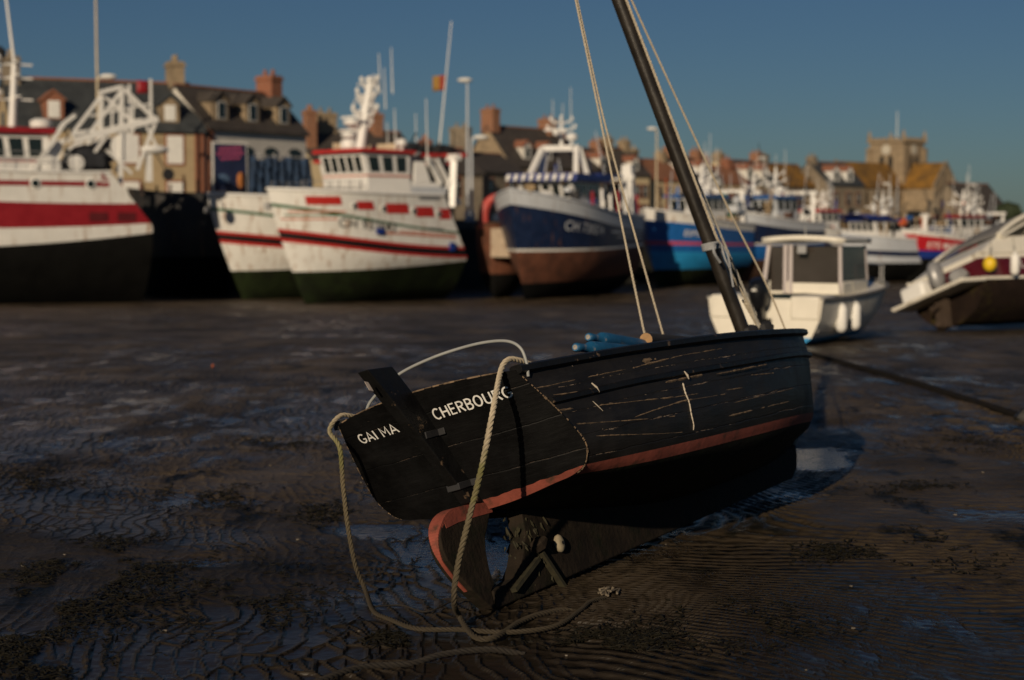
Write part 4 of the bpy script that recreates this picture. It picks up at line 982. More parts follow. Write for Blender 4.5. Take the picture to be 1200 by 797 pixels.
for x in (1.4, 2.9): mb = MB(); H.patch(mb, x - .5, x + .5, 4.5, 4.95, 1, n=3, off=.03); mb.build('scupper_panel', VDR, T1)
w = wheelhouse(T1, 5.2, 9.3, 4.2, 6.7, 7.6, 8.95, WHITE2, DRED, 5, 4, .4, .95, .3, stripe=DRED, roofh=.3)
mb = MB(); mb.hexa([(3.8, -1.9, 6.7), (5.2, -1.9, 6.7), (5.2, 1.9, 6.7), (3.8, 1.9, 6.7), (4.6, -1.8, 8.6), (5.2, -1.8, 8.6), (5.2, 1.8, 8.6), (4.6, 1.8, 8.6)]); mb.build('aft_fairing', WHITE2, w, smooth=False)
mb = MB(); mb.beam((6.2, 2.2, 6.9), (4.5, 2.2, 9.5), .24, .2); mb.beam((4.5, 2.2, 9.5), (3.9, 2.2, 9.95), .18, .18, 0); mb.build('crane_arm', WHITE2, T1, smooth=False)
mb = MB(); mb.tube([(6.6, 0, 9.1), (6.4, 0, 12.6)], [.22, .15], 10); mb.tube([(6.4, 0, 12.6), (6.9, 0, 17.5)], [.09, .04], 6)
for z, wd in ((10.8, 1.2), (11.9, 1.0), (12.6, .8)): mb.beam((6.45, -wd, z + .1), (6.45, wd, z + .1), .1, .1); mb.beam((5.5, 0, z), (7.4, 0, z), .1, .1); mb.ball((7.3, .2, z + .3), .22, 8, 6)
mast = mb.build('mast', WHITE2, T1)
mb = MB(); mb.lathe([(.3, 9.3), (.55, 9.35), (.58, 9.65), (.35, 9.8)], (5.3, .8, 0), 14); mb.build('liferaft_canister', WHITE2, T1)
mb = MB(); mb.lathe([(.3, 12.9), (.34, 13.3), (.1, 13.5)], (7.15, 0, 0), 10); mb.build('searchlight', DARKG, mast)
mb = MB()
for sg in (-1, 1):
    y = 1.9 * sg
    for a, b, r in (((1.5, y, 6.5), (1.35, y, 11.5), .2), ((1.35, y, 11.5), (-.4, y, 9.9), .2), ((1.3, y, 11.4), (2.9, y, 9.3), .16), ((3.8, y, 8.7), (-.55, y, 9.9), .3), ((-.2, y, 9.9), (-.2, y, 12.0), .12), ((-.2, y, 10.7), (2.0, y, 10.2), .09), ((.8, y, 9.5), (.75, y, 10.9), .1),
                    ((-.5, y, 9.9), (.6, y, 7.2), .16), ((.2, y, 9.8), (-.5, y, 8.4), .12), ((2.9, y, 9.3), (2.9, y, 8.6), .12), ((2.1, y, 9.1), (3.4, y, 7.3), .14), ((3.4, y, 8.8), (4.2, y, 8.2), .14), ((.9, y, 7.0), (2.2, y, 8.2), .14)): mb.beam(a, b, r, r)
for x, z in ((1.35, 11.5), (-.4, 9.95), (2.9, 9.2)): mb.beam((x, -2, z), (x, 2, z), .2, .2)
mb.build('gantry', WHITE2, T1, smooth=False)
for q_ in ([(.2, -1.9), (.75, -1.88), (.75, -1.7), (.2, -1.6)], [(.2, 1.6), (.75, 1.7), (.75, 1.88), (.2, 1.9)]): mb = MB(); mb.lathe(q_, (1.2, 0, 8.4), 16, 'y'); mb.build('net_drum_flange', WHITE2, T1)
drum(T1, 1.2, 8.4, 3.2, .66); netpile(T1, 3.1, .5, 7.6, 1.5, 1.9, .9, NET); netpile(T1, 4.2, 1.5, 7.5, .5, .7, .5, NET)
mb = MB(); mb.lathe([(.3, -.3), (.52, -.25), (.52, .0), (.3, .05)], (5.2, 2.3, 7.35), 14, 'y'); mb.lathe([(.25, -.3), (.4, -.25), (.4, .2), (.2, .25)], (3.9, 2.2, 7.5), 14, 'y'); mb.build('winch', WHITE2, T1)
mb = MB()
for k in range(16): a = Vector((random.uniform(1.8, 5), random.uniform(-1.5, 2), random.uniform(7.2, 8))); mb.beam(a, a + Vector((random.uniform(-.8, .8), 0, random.uniform(.4, 1.4))), .09, .09)
tag(mb.build('deck_gear', BUFF, T1, smooth=False), kind='stuff')
mb = MB(); mb.beam((-.1, 1.7, 8.2), (-.1, 1.7, 6.6), .3, .3); mb.ball((-.4, 1.8, 8.3), .5, 10, 6, (1.6, .7, .5)); mb.build('trawl_block', WHITE2, T1)
mb = MB(); mb.lathe([(.3, -.1), (.34, 0), (.3, .1)], (-1.1, 1.9, 7.0), 12, 'y'); mb.beam((-1.1, 1.9, 7.0), (-.3, 1.9, 8.3), .06, .06); mb.build('hanging_block', DARKG, T1)
mb = MB(); mb.grid([[(-.1 + i * .16, 1.92 + .05 * sin(i), 11.9 - .22 * j) for i in range(5)] for j in range(4)]); ob = mb.build('red_pennant', DRED, T1); ob.modifiers.new('thickness', 'SOLIDIFY').thickness = .02
railing(T1, [(4.3, 2.6, 7.1), (12, 2.7, 7.2)], .9)

# ------------------------------------------------------------------ black steel hull between them
Hb = Hull(6.0, 4.4, (6.4, 6.3, 6.6), rake=1.2, flare=1.0, wst=.95); loc, rz = place_boat(150, 99, 80, 6)
T10 = thing('steel_work_boat', 'black rust streaked steel hull lying in shade behind the gantry of the big left trawler', 'work boat', loc, rz)
SB = mat('black_rusty_steel', (.02, .02, .021), .55, .4, .9, dirt=(.1, .05, .025), dirt_amt=.3, streak=True)
Hb.build(T10, [(0, 0, 0), (2.5, 2.5, 2.5), (6.4, 6.3, 6.6)], ([0, 1], [SLIME, SB])); Hb.deck(T10, lambda t: 6.1, DARKG); Hb.rail(T10, lambda t: Hb.q(Hb.top, t), .07, SB)
for k in range(6): mb = MB(); mb.tube([(1 + k * .8, 1.4, 6.2), (1 + k * .8, 1.4, 6.2 + random.uniform(.4, 1.3))], .08, 6); mb.build('bollard', RUSTD, T10)

# ------------------------------------------------------------------ generic trawlers
TAN = mat('tan_gear_canvas', (.30, .22, .13), .85, .4, 2)
def clutter(o, H, zd, x0, x1, seed, h=2.4):
    r = random.Random(seed)
    for nm, m_, n in (('white_deck_gear', GREYW, 10), ('dark_deck_gear', DARKG, 24), ('tan_deck_gear', TAN, 18), ('rusty_deck_gear', RUSTD, 10), ('blue_deck_gear', BLUE if seed % 2 else ROYAL, 6), ('orange_deck_gear', ORANGE, 2)):
        mb = MB()
        for k in range(n):
            x = r.uniform(x0, x1); y = r.uniform(-1, 1) * H.B * .4; z = zd + r.random() ** 1.6 * h; u = r.random()
            if u < .45: s_ = r.uniform(.12, .34); mb.ball((x, y, z), s_, 8, 5, (r.uniform(.6, 1.6), 1, r.uniform(.5, 1.2)), jit=.12)
            elif u < .75: a = Vector((x, y, zd)); mb.beam(a, a + Vector((r.uniform(-.8, .8), r.uniform(-.5, .5), r.uniform(1, h * 1.5))), r.uniform(.05, .14))
            else: s_ = r.uniform(.15, .45); mb.box(x - s_, x + s_, y - s_, y + s_, z - s_ * .6, z + s_ * .6)
        tag(mb.build(nm, m_, o, smooth=False), kind='stuff')
    mb = MB()
    for k in range(4): x = r.uniform(x0, x1); mb.tube([(x, r.uniform(-1, 1), zd), (x + r.uniform(-.3, .3), r.uniform(-1, 1), zd + r.uniform(3, 6.5))], [.06, .025], 5)
    tag(mb.build('whip_antennas', GREYW if seed % 3 else DARKG, o), kind='stuff')
_seed = [3]
def trawler(px, d, psi, L, B, rows, bands, mats_, label, wh=None, mast=None, gan=None, text=None, bul=WHITE2, name='fishing_trawler', extra=None, cat='trawler'):
    H = Hull(L, B, rows[-1], rake=1.9 * L / 14, flare=1.6, bow=1.6, wst=.86); loc, rz = place_boat(px, d, psi, L)
    o = thing(name, label, cat, loc, rz); H.build(o, rows, (bands, mats_)); top = rows[-1]; zt = lambda t: H.q(top, t)
    H.rail(o, zt, .08, bul); H.deck(o, lambda t: zt(t) - .6, GREYM)
    zd = top[1] - .5
    if wh:
        x0, x1, w, hgt, mw, mr, st = wh; wheelhouse(o, x0, x1, w, zd, zd + hgt * .52, zd + hgt, mw, mr, 4, 3, .25, .94, .22, stripe=st)
        if mast: mast_set(o, (x0 + x1) / 2 - .3, 0, zd + hgt + .1, zd + hgt + mast, WHITE2, lean=-.3)
    if gan: gantry(o, gan[0], B * .8, zd, zd + gan[1], gan[2], .13, -.5)
    _seed[0] += 1; clutter(o, H, zd, .6, L * .72, _seed[0])
    if text: H.text(o, text[0], text[1], text[2], text[3], text[4], sg=1, slope=text[5])
    return o, H, zd
# dark blue trawler
o, H, zd = trawler(597, 92, 25, 15, 5.8, [(0, 0, 0), (1.3, 1.1, 1.0), (3.05, 2.9, 2.85), (3.2, 3.03, 3.0), (4.05, 4.45, 5.55), (4.95, 5.25, 6.4)], [0, 1, 2, 3, 4], [SLIME, RUST, WHITE, NAVY, GREYW],
    'dark blue trawler with grey white bulwark and rusty bottom', None, None, None, ('CH 730574', 11.9, 4.1, .55, GREYW, -.09), GREYW)
T4 = o
for sg in (1,):
    mb = MB(); H.patch(mb, .4, 6.6, lambda x: 3.78 + .02 * x, lambda x: 3.9 + .02 * x, sg, n=14); H.patch(mb, .4, 5.6, lambda x: 3.5 + .02 * x, lambda x: 3.58 + .02 * x, sg, n=14); mb.build('white_stripe', GREYW, o)
w = wheelhouse(o, 5.6, 9.6, 3.7, 4.7, 5.9, 6.95, WHITE2, ROYAL, 5, 4, .5, .96, .5, roofh=.42)
mb = MB()
for k in range(9): mb.hexa([(10.83, -2.2 + k * .5, 7.0), (10.86, -2.2 + k * .5, 7.0), (10.86, -2.0 + k * .5, 7.0), (10.83, -2.0 + k * .5, 7.0), (10.80, -2.1 + k * .5, 7.36), (10.84, -2.1 + k * .5, 7.36), (10.84, -1.85 + k * .5, 7.36), (10.80, -1.85 + k * .5, 7.36)])
mb.build('white_dashes', WHITE2, w, smooth=False)
mb = MB()
for sg in (-1, 1):
    mb.beam((7.2, sg * 1.5, 7.35), (7.5, sg * 1.1, 9.0), .4, .3); mb.beam((8.9, sg * 1.5, 7.35), (7.9, sg * 1.1, 9.0), .3, .3)
mb.beam((7.6, -1.2, 9.0), (7.6, 1.2, 9.0), .5, .35); mb.build('roof_arch', WHITE2, o, smooth=False, bevel=.03)
mast_set(o, 7.6, 0, 9.1, 11.0, WHITE2, .12, 0, 2, 3)
mb = MB(); mb.box(2.4, 6.0, -2.0, 2.0, 7.3, 7.5); mb.build('shelter_roof', ROYAL, o, bevel=.02)
mb = MB()
for x, y in ((2.5, 1.9), (4.1, 1.9), (2.5, -1.9), (4.1, -1.9), (5.4, 1.9)): mb.tube([(x, y, 4.7), (x, y, 7.3)], .07, 6)
mb.build('shelter_post', WHITE2, o)
gantry(o, 1.2, 4.6, 4.6, 7.4, WHITE2, .16, -.4); netpile(o, 2.2, .4, 5.6, 1.2, 1.7, .7); netpile(o, 10.6, .3, 5.9, .5, .6, .5, WHITE2, 'covered_gear'); netpile(o, 11.6, -.4, 5.9, .5, .5, .5, YELLOW, 'yellow_float')
for k in range(7):
    x = 1.2 + k * 1.35; mb = MB(); yy = H.hb(H.tx(x, 5.2), 5.2) - .15; mb.beam((x, yy, 5.1), (x - .35, yy - .2, 6.3 + random.uniform(-.2, .4)), .16, .12); mb.build('bulwark_stanchion', WHITE2 if k % 3 else DRED, o, smooth=False)
mb = MB(); mb.hexa([(.6, 1.3, 5), (1.4, 1.3, 5), (1.4, 2.3, 5), (.6, 2.3, 5), (.8, 1.5, 8.2), (1.3, 1.5, 8.2), (1.3, 2.1, 8.2), (.8, 2.1, 8.2)]); mb.build('funnel', WHITE2, o, smooth=False)
# rusty work boat tucked behind
Hr = Hull(4.4, 2.7, (4.3, 4.3, 4.5), rake=.6, flare=.8, wst=.95); loc, rz = place_boat(578, 95.5, 10, 4.4)
o = thing('rusty_work_boat', 'rust brown steel work boat with a pale plate on its bow', 'work boat', loc, rz)
Hr.build(o, [(0, 0, 0), (1.5, 1.5, 1.5), (4.3, 4.3, 4.5)], ([0, 1], [SLIME, RUST])); Hr.deck(o, lambda t: 4.0, RUSTD); Hr.rail(o, lambda t: Hr.q(Hr.top, t), .08, RUSTD)
mb = MB(); mb.box(4.3, 4.75, -.1, 1.15, 2.5, 4.2); mb.build('pale_plate', mat('pale_rusty_plate', (.42, .33, .24), .8, .2, 2, dirt=(.15, .06, .03), dirt_amt=.3), o, bevel=.03)
mb = MB(); mb.tube(spline([(3.6, -.7, 4.2), (3.6, -.7, 5.2), (3.5, -.3, 5.9), (3.3, .6, 6.15)], 6), [.32] * 10 + [.26] * 9, 10); mb.build('red_davit', mat('pale_red_paint', (.45, .06, .05), .5, .2, 3), o)
netpile(o, 3.0, .5, 4.8, .9, .8, .5, NETB, 'blue_bundle'); netpile(o, 1.8, .2, 5.6, 1.2, 1.2, .45, WHITE2, 'white_cover')
# bright blue trawler
o, H, zd = trawler(756, 112, 36, 12, 4.9, [(0, 0, 0), (1.35, 1.3, 1.3), (2.4, 2.45, 2.6), (2.85, 2.95, 3.05), (3.05, 3.15, 3.3), (3.9, 4.2, 4.75), (4.5, 4.75, 5.5)], [0, 1, 2, 3, 2, 4], [WEED, LBLUE, BLUE, PINK, WHITE],
    'bright blue trawler with pink stripe and white bulwark beyond the leaning mast', (3.2, 6.2, 3.2, 2.1, WHITE2, BLUE, None), 2.4, (1, 2.6, WHITE2), ('ESPERANCE', 9.6, 3.65, .4, WHITE2, -.05))
netpile(o, 8.2, .3, 5.0, .7, .8, .5, NETB); netpile(o, 1.8, .2, 5.3, 1, 1.4, .8, NETG)
# navy and blue trawler further along
o, H, zd = trawler(838, 120, 42, 12, 4.8, [(0, 0, 0), (1.9, 1.8, 1.8), (3.0, 2.9, 2.9), (3.15, 3.05, 3.05), (3.9, 4.1, 4.8), (4.6, 4.8, 5.6)], [0, 1, 2, 3, 4], [RUSTD, BLUE, WHITE, NAVY, GREYW],
    'navy trawler with bright blue lower band and grey bulwark behind the small white motorboat', (3.0, 6.0, 3.2, 2.1, GREYW, BLUE, None), 2.4, (1, 2.6, WHITE2))
# two more behind
o, H, zd = trawler(772, 134, 40, 12, 4.8, [(0, 0, 0), (2, 2, 2), (4.6, 4.8, 5.4)], [0, 1], [RUSTD, BLUE], 'trawler with bright blue top and white masts crowded in behind the bright blue one', (3.4, 6.4, 3.4, 2.3, WHITE2, BLUE, None), 2.6, (.8, 3, GREYM)); netpile(o, 7.6, .2, 5.6, .9, 1, .9, WHITE2, 'white_cover')
o, H, zd = trawler(818, 144, 40, 13, 5, [(0, 0, 0), (2, 2, 2), (4.6, 4.8, 5.4)], [0, 1], [RUSTD, RUSTD], 'trawler with brown hull and green net heap on deck beyond the forestay', (3, 5.6, 3.4, 2.3, GREYW, GREYM, None), 2.6, (.8, 3, GREYM))
netpile(o, 8.5, 0, 6.6, 1.3, 1.6, .9, NETG)
o, H, zd = trawler(868, 152, 40, 12, 4.6, [(0, 0, 0), (2, 2, 2), (3.9, 4.1, 4.7)], [0, 1], [RUSTD, NAVY], 'white topped trawler with blue covers moored before the house with the yellow gable', (4, 7, 3.2, 2.2, WHITE2, GREYM, None), 2.2, (.8, 2.4, GREYM)); netpile(o, 9, 0, 5.6, 1, 1.2, .6, NETB, 'blue_cover')
o, H, zd = trawler(918, 138, 48, 9.5, 4, [(0, 0, 0), (1.9, 2.0, 2.1), (2.5, 2.6, 2.8), (3.8, 4, 4.5)], [0, 1, 2], [SLIME, DRED, WHITE], 'small white fishing boat with red bottom and red wheelhouse roof before the church nave', (3.4, 6, 2.7, 2.0, WHITE2, RED, None), 1.9, (.8, 2.0, GREYM), cat='fishing boat', name='fishing_boat')
mb = MB(); mb.hexa([(7.2, .2, 4), (7.9, .2, 4), (7.9, 1.3, 4), (7.2, 1.3, 4), (6.9, .3, 6), (7.3, .3, 6), (7.3, 1.2, 6), (6.9, 1.2, 6)]); mb.build('tilted_hatch', WHITE2, o, smooth=False)
o, H, zd = trawler(986, 122, 56, 8.5, 3.6, [(0, 0, 0), (1.5, 1.5, 1.6), (2.0, 2.0, 2.2), (2.35, 2.4, 2.6), (3.3, 3.4, 3.9)], [0, 1, 2, 1], [SLIME, GREYW, NAVY], 'pale grey fishing boat with a navy stripe and blue and white awning', (3.2, 6.2, 2.8, 1.8, WHITE2, ROYAL, None), 2.0, (.6, 2.2, WHITE2), cat='fishing boat', name='fishing_boat')
mb = MB(); mb.grid([[(5.2 + .9 * i / 4 * 3 - .5, -1.7 + 3.4 * j / 8, 4.9 + .25 * (1 - (j / 4 - 1) ** 2)) for j in range(9)] for i in range(5)]); ob = mb.build('awning', ROYAL, o); ob.modifiers.new('thickness', 'SOLIDIFY').thickness = .06
o, H, zd = trawler(1051, 124, 52, 10.5, 4.2, [(0, 0, 0), (1.75, 1.8, 1.85), (2.25, 2.35, 2.5), (3.0, 3.2, 3.8), (3.25, 3.45, 4.05)], [0, 1, 2, 3], [SLIME, ROYAL, mat('signal_red_hull', (.42, .012, .02), .4, .15, 2), WHITE], 'red fishing boat with royal blue lower band, white railings and dark red roof', (1.6, 4.2, 2.7, 2.0, WHITE2, DRED, None), 2.2, None, ('STE MARIE', 8.6, 2.65, .45, WHITE2, -.05), cat='fishing boat', name='fishing_boat')
for sg in (1, -1): railing(o, [H.side(x, 3.4, -.1, sg) for x in (9.6, 8, 6.5, 5, 3.5, 1.5, .4)], .85, WHITE2, .04, 3)
mb = MB(); mb.box(5.6, 6.2, .4, 1.4, 3.2, 4.3); mb.build('blue_bin', BLUE, o, bevel=.03)
o, H, zd = trawler(1098, 158, 45, 11, 4.4, [(0, 0, 0), (2, 2, 2), (3.2, 3.4, 4.0)], [0, 1], [SLIME, WHITE], 'trawler with white masts showing above the red fishing boat below the church', (3, 5.6, 3.0, 2.2, WHITE2, NAVY, None), 2.4, (.8, 2.6, WHITE2))
# ------------------------------------------------------------------ small white motorboat
GEL = mat('cream_gelcoat', (.76, .72, .62), .35, .06, 3, dirt=(.3, .24, .16), dirt_amt=.12, streak=True)
GREYG = mat('tinted_cabin_window', (.05, .042, .036), .12, .2, 1.5, spec=.7)
PILL = mat('pale_mauve_grey_frame', (.5, .45, .44), .5, .1, 4)
PHI = R(28); mloc = at(897, YH, 27.0); L = 5.6
MO = thing('motorboat', 'small cream white motorboat with a dark glazed cabin and black outboard motor', 'motorboat', (mloc.x, mloc.y, gz(27) - .03), atan2(cos(PHI), sin(PHI)))
H = Hull(L, 2.1, (.80, .82, 1.0), rake=.8, flare=1.0, bow=2.2, wst=.93, sec=.17, kw=.02)
H.build(MO, [(0, 0, 0), (.16, .16, .18), (.80, .82, 1.0)], ([0, 1], [LBLUE, GEL]))
GTRIM = mat('grey_rubber_strake', (.16, .155, .15), .7, .2, 6)
H.rail(MO, lambda t: H.q(H.top, t), .035, GTRIM, 'rub_rail')
H.deck(MO, lambda t: H.q(H.top, t) - .03, GEL, .38)
for sg in (-1, 1): mb = MB(); mb.box(-.02, .85, sg * .7 - .26, sg * .7 + .26, .45, .85); mb.build('stern_locker', GEL, MO, bevel=.04)
mb = MB(); mb.box(.1, 2.0, -.9, .9, .25, .3); mb.build('cockpit_floor', GTRIM, MO)
cx0, cx1 = 2.15, 3.75
ca = thing; 
mb = MB(); mb.box(cx0, cx1, -.70, .70, .78, 1.02); cab = mb.build('cabin', GEL, MO, bevel=.03)
mb = MB(); rows = []
for i in range(7):
    x = cx0 - .22 + (cx1 - cx0 + .3) * i / 6
    rows.append([(x, -.72 + 1.44 * j / 8, 1.70 + .05 * (1 - (j / 4 - 1) ** 2) - .02 * (i / 6)) for j in range(9)])
mb.grid(rows); ob = mb.build('cabin_roof', GEL, cab); sd = ob.modifiers.new('thickness', 'SOLIDIFY'); sd.thickness = .09; sd.offset = -1
def pane(q, m_, nm='window', th=.008):
    n_ = (Vector(q[1]) - Vector(q[0])).cross(Vector(q[3]) - Vector(q[0])).normalized(); mb = MB(); mb.hexa([Vector(p) - n_ * th for p in q] + [Vector(p) + n_ * th for p in q]); return mb.build(nm, m_, cab, smooth=False)
for a, b in (((cx0 - .28, 0.68, .80), (cx0 - .02, .66, 1.66)), ((cx0, .36, .80), (cx0, .36, 1.66)), ((cx0, .26, .80), (cx0, .26, 1.66)), ((cx0, -.66, .80), (cx0, -.64, 1.64)), ((cx1, -.66, 1.0), (cx1 - .1, -.64, 1.64)), ((cx1, .66, 1.0), (cx1 - .1, .64, 1.64))):
    mb = MB(); mb.beam(a, b, .07, .06); mb.build('pillar', PILL, cab, smooth=False, bevel=.008)
pane([(cx0, .64, .84), (cx0, .40, .84), (cx0, .40, 1.64), (cx0, .62, 1.64)], GREYG); pane([(cx0, .22, .99), (cx0, -.62, .99), (cx0, -.61, 1.64), (cx0, .22, 1.64)], GREYG)
pane([(cx0 + .04, -.67, 1.03), (cx1 - .05, -.67, 1.03), (cx1 - .14, -.65, 1.63), (cx0 + .04, -.65, 1.63)], GREYG); pane([(cx1 - .05, .67, 1.03), (cx0 - .15, .67, 1.03), (cx0 + .04, .65, 1.63), (cx1 - .14, .65, 1.63)], GREYG)
pane([(cx1, -.62, 1.03), (cx1, .62, 1.03), (cx1 - .1, .6, 1.63), (cx1 - .1, -.6, 1.63)], GREYG, 'windscreen')
mb = MB(); mb.box(cx0 - .012, cx0 + .012, -.63, .22, .80, .975); mb.build('lower_panel', GEL, cab)
mb = MB(); mb.box(cx0 - .27, cx0 - .21, -.1, .06, 1.52, 1.66); mb.tube([(cx0, 0, 1.72), (cx0, 0, 2.0)], .012, 6); mb.build('roof_lamp', GREYM, cab)
mb = MB(); g = []
for i in range(6): x = 3.7 + .7 * i / 5; g.append([(x, -.5 + j / 6 + .0, .98 + .12 * (1 - (j / 3 - 1) ** 2) * (1 - i / 8)) for j in range(7)])
mb.grid(g); mb.build('fore_hatch', GEL, MO)
railing(MO, [H.side(x, .95, -.08, -1) for x in (5.35, 4.6, 3.9)], .32, GREYM, .012, 1); railing(MO, [H.side(x, .95, -.08, 1) for x in (5.35, 4.6, 3.9)], .32, GREYM, .012, 1)
om = mat('black_outboard_cowl', (.008, .009, .012), .3, .3, 5)
mb = MB(); M_ = Matrix.Translation((-.12, .02, .62)) @ Matrix.Rotation(R(-24), 4, 'Y')
def xm(v): return [tuple(M_ @ Vector(p)) for p in v]
mb.lathe([(.05, .08), (.15, .1), (.18, .25), (.175, .4), (.13, .52), (.05, .55)], (0, 0, 0), 12); mb.v = xm([(x * 1.25, y, z) for x, y, z in mb.v]); ob = mb.build('outboard_motor', om, MO)
mb = MB(); mb.beam((0, 0, .1), (-.03, 0, -.5), .12, .2); mb.ball((-.05, 0, -.5), .08, 8, 6, (2.2, .8, .8)); mb.beam((.0, 0, -.25), (.25, 0, -.2), .3, .1); mb.v = xm(mb.v); mb.build('outboard_leg', om, ob, smooth=False)
mb = MB(); mb.ball((-.19, .0, .45), .04, 8, 5, (.4, 1.2, .7)); mb.v = xm(mb.v); mb.build('cowl_badge', LETTER, ob)
def fender(hullobj, loc, lab, r=.10, l=.5, m_=None, grp='white fenders of the small motorboat'):
    o = thing('fender', lab, 'fender', loc, 0, grp); mb = MB(); mb.lathe([(.015, 0), (r * .7, .03), (r, .09), (r, l - .09), (r * .7, l - .03), (.02, l), (.02, l + .05)], (0, 0, 0), 12); mb.build('float', m_ or LETTER, o)
    mb = MB(); mb.tube([(0, 0, l + .04), (-.05, .04, l + .34)], .012, 5); mb.build('lanyard', ROPEG, o); return o
MW = Matrix.Translation(MO.location) @ Matrix.Rotation(MO.rotation_euler.z, 4, 'Z')
for x, z, lab in ((1.0, .2, 'white fender nearest the stern on the shaded side of the small motorboat'), (1.75, .2, 'middle white fender on the shaded side of the small motorboat'), (4.7, .25, 'white fender hanging off the bow of the small motorboat')):
    fender(MO, MW @ H.side(x, z, .13, -1), lab)
# its mooring chain along the mud
cp = [(4.35, 26.6), (4.39, 24), (4.47, 21.5), (4.56, 19), (4.60, 16.6), (4.62, 15.4), (4.66, 14.75)]
mb = MB(); rope_mb(mb, [(x, y, gh(x, y) + .03) for x, y in cp], .034, pitch=.18, n=5, step=.04)
tag(mb.build('mooring_rope', mat('black_wet_rope', (.010, .008, .006), .8, .4, 20, spec=.2)), 'long dark mooring rope running over the mud from the small white motorboat', 'rope')
mb = MB(); mb.ball((4.68, 14.6, gh(4.68, 14.6) + .04), .09, 10, 6, (1.4, 1, .8), jit=.25); tag(mb.build('mooring_stone', mat('dark_wet_stone', (.02, .018, .015), .6, .4, 9)), 'dark lump of stone at the near end of the long mooring rope', 'stone')

# ------------------------------------------------------------------ maroon cruiser heeled over at the right
PH = R(56); q = at(1124, YH, 36.0)
CR = thing('motor_cruiser', 'maroon and white cabin cruiser heeled over at the right edge with grey canopy', 'cruiser', (q.x, q.y, gz(36) + .12)); 
CR.rotation_euler = (Matrix.Rotation(atan2(cos(PH), sin(PH)), 4, 'Z') @ Matrix.Rotation(R(-21), 4, 'X')).to_euler()
MAR = mat('maroon_gelcoat', (.085, .008, .015), .3, .15, 3)
DBOT = mat('dark_brown_bottom', (.016, .009, .006), .85, .5, 2, dirt=(.05, .04, .01), dirt_amt=.35, spec=.2)
H = Hull(7.2, 2.3, (1.32, 1.36, 1.7), rake=1.3, flare=1.2, bow=2.0, wst=.9, sec=.38, kw=.03)
H.build(CR, [(0, 0, 0), (.72, .70, .8), (.78, .76, .87), (1.2, 1.24, 1.55), (1.32, 1.36, 1.7)], ([0, 1, 2, 1], [DBOT, GEL, MAR]))
H.deck(CR, lambda t: H.q(H.top, t) - .04, GEL); H.rail(CR, lambda t: H.q(H.top, t), .035, GEL, 'rub_rail')
mb = MB(); mb.hexa([(-.75, -1.05, .66), (.0, -1.12, .66), (.0, 1.12, .66), (-.75, 1.05, .66), (-.78, -1.08, .75), (.0, -1.15, .75), (.0, 1.15, .75), (-.78, 1.08, .75)]); mb.build('swim_platform', GEL, CR, smooth=False, bevel=.03)
mb = MB(); mb.box(-.5, -.12, .25, .95, .75, 1.15); mb.build('stern_seat', LETTER, CR, bevel=.08)
mb = MB(); mb.ball((-.42, -.15, 1.12), .22, 12, 8, (1, .8, 1.5)); ob = mb.build('covered_outboard', GREYM, CR)
mb = MB(); mb.ball((-.2, -.55, .95), .2, 8, 6, (1.2, 1.2, .9), jit=.2); mb.build('cockpit_gear', mat('grey_cover_cloth', (.25, .25, .25), .8, .3, 6), CR)
mb = MB(); mb.beam((-.15, .1, .66), (-.32, .1, -.05), .34, .14); mb.beam((-.15, .1, .55), (-.55, .1, .42), .12, .1); mb.ball((-.4, .1, .05), .1, 8, 6, (2.0, .8, .8)); mb.build('drive_leg', mat('brown_marine_growth', (.05, .032, .02), .8, .3, 8), CR)
mb = MB(); mb.hexa([(.0, -1.1, 1.3), (2.6, -1.1, 1.34), (2.6, 1.1, 1.34), (.0, 1.1, 1.3), (.9, -1.0, 1.72), (2.6, -1.0, 1.78), (2.6, 1.0, 1.78), (.9, 1.0, 1.72)]); cb = mb.build('cockpit_coaming', GEL, CR, smooth=False, bevel=.05)
mb = MB(); mb.hexa([(2.6, -1.05, 1.36), (6.2, -.65, 1.5), (6.2, .65, 1.5), (2.6, 1.05, 1.36), (2.6, -.95, 2.3), (4.4, -.8, 2.25), (4.4, .8, 2.25), (2.6, .95, 2.3)]); cb = mb.build('cabin', GEL, CR, smooth=False, bevel=.05)
mb = MB(); mb.hexa([(2.75, -1.06, 1.72), (5.0, -.83, 1.75), (5.0, .83, 1.75), (2.75, 1.06, 1.72), (2.75, -.985, 2.18), (4.45, -.83, 2.12), (4.45, .83, 2.12), (2.75, .985, 2.18)]); mb.build('cabin_window', GLASS, cb, smooth=False)
mb = MB(); g = []
for i in range(9):
    x = .95 + 2.2 * i / 8; zc = 1.72 + .62 * (1 - (1 - i / 8) ** 2.2); g.append([(x, -1.02 + 2.04 * j / 10, zc + .09 * (1 - (j / 5 - 1) ** 2)) for j in range(11)])
mb.grid(g); ob = mb.build('grey_canopy', mat('grey_canopy_cloth', (.17, .165, .16), .85, .2, 3), CR); ob.modifiers.new('thickness', 'SOLIDIFY').thickness = .02
for sg in (-1, 1):
    mb = MB(); mb.tube([(x, sg * 1.04, z + .03) for x, z in [(.9 + 2.6 * i / 12, 1.70 + .66 * (1 - (1 - i / 12) ** 2.2)) for i in range(13)]], .06, 8); mb.build('canopy_frame', GEL, CR)
    mb = MB(); mb.beam((1.0, sg * 1.03, 1.7), (2.7, sg * 1.0, 2.3), .09, .05); mb.build('window_strut', GEL, CR, smooth=False)
H.text(CR, 'L AMER', 1.25, .93, .17, LETTER, sg=-1)
CW = Matrix.Translation(CR.location) @ CR.rotation_euler.to_matrix().to_4x4()
f_ = fender(CR, CW @ H.side(.85, .72, .13, -1), 'white fender against the maroon hull of the heeled cruiser', .1, .5, None, None)
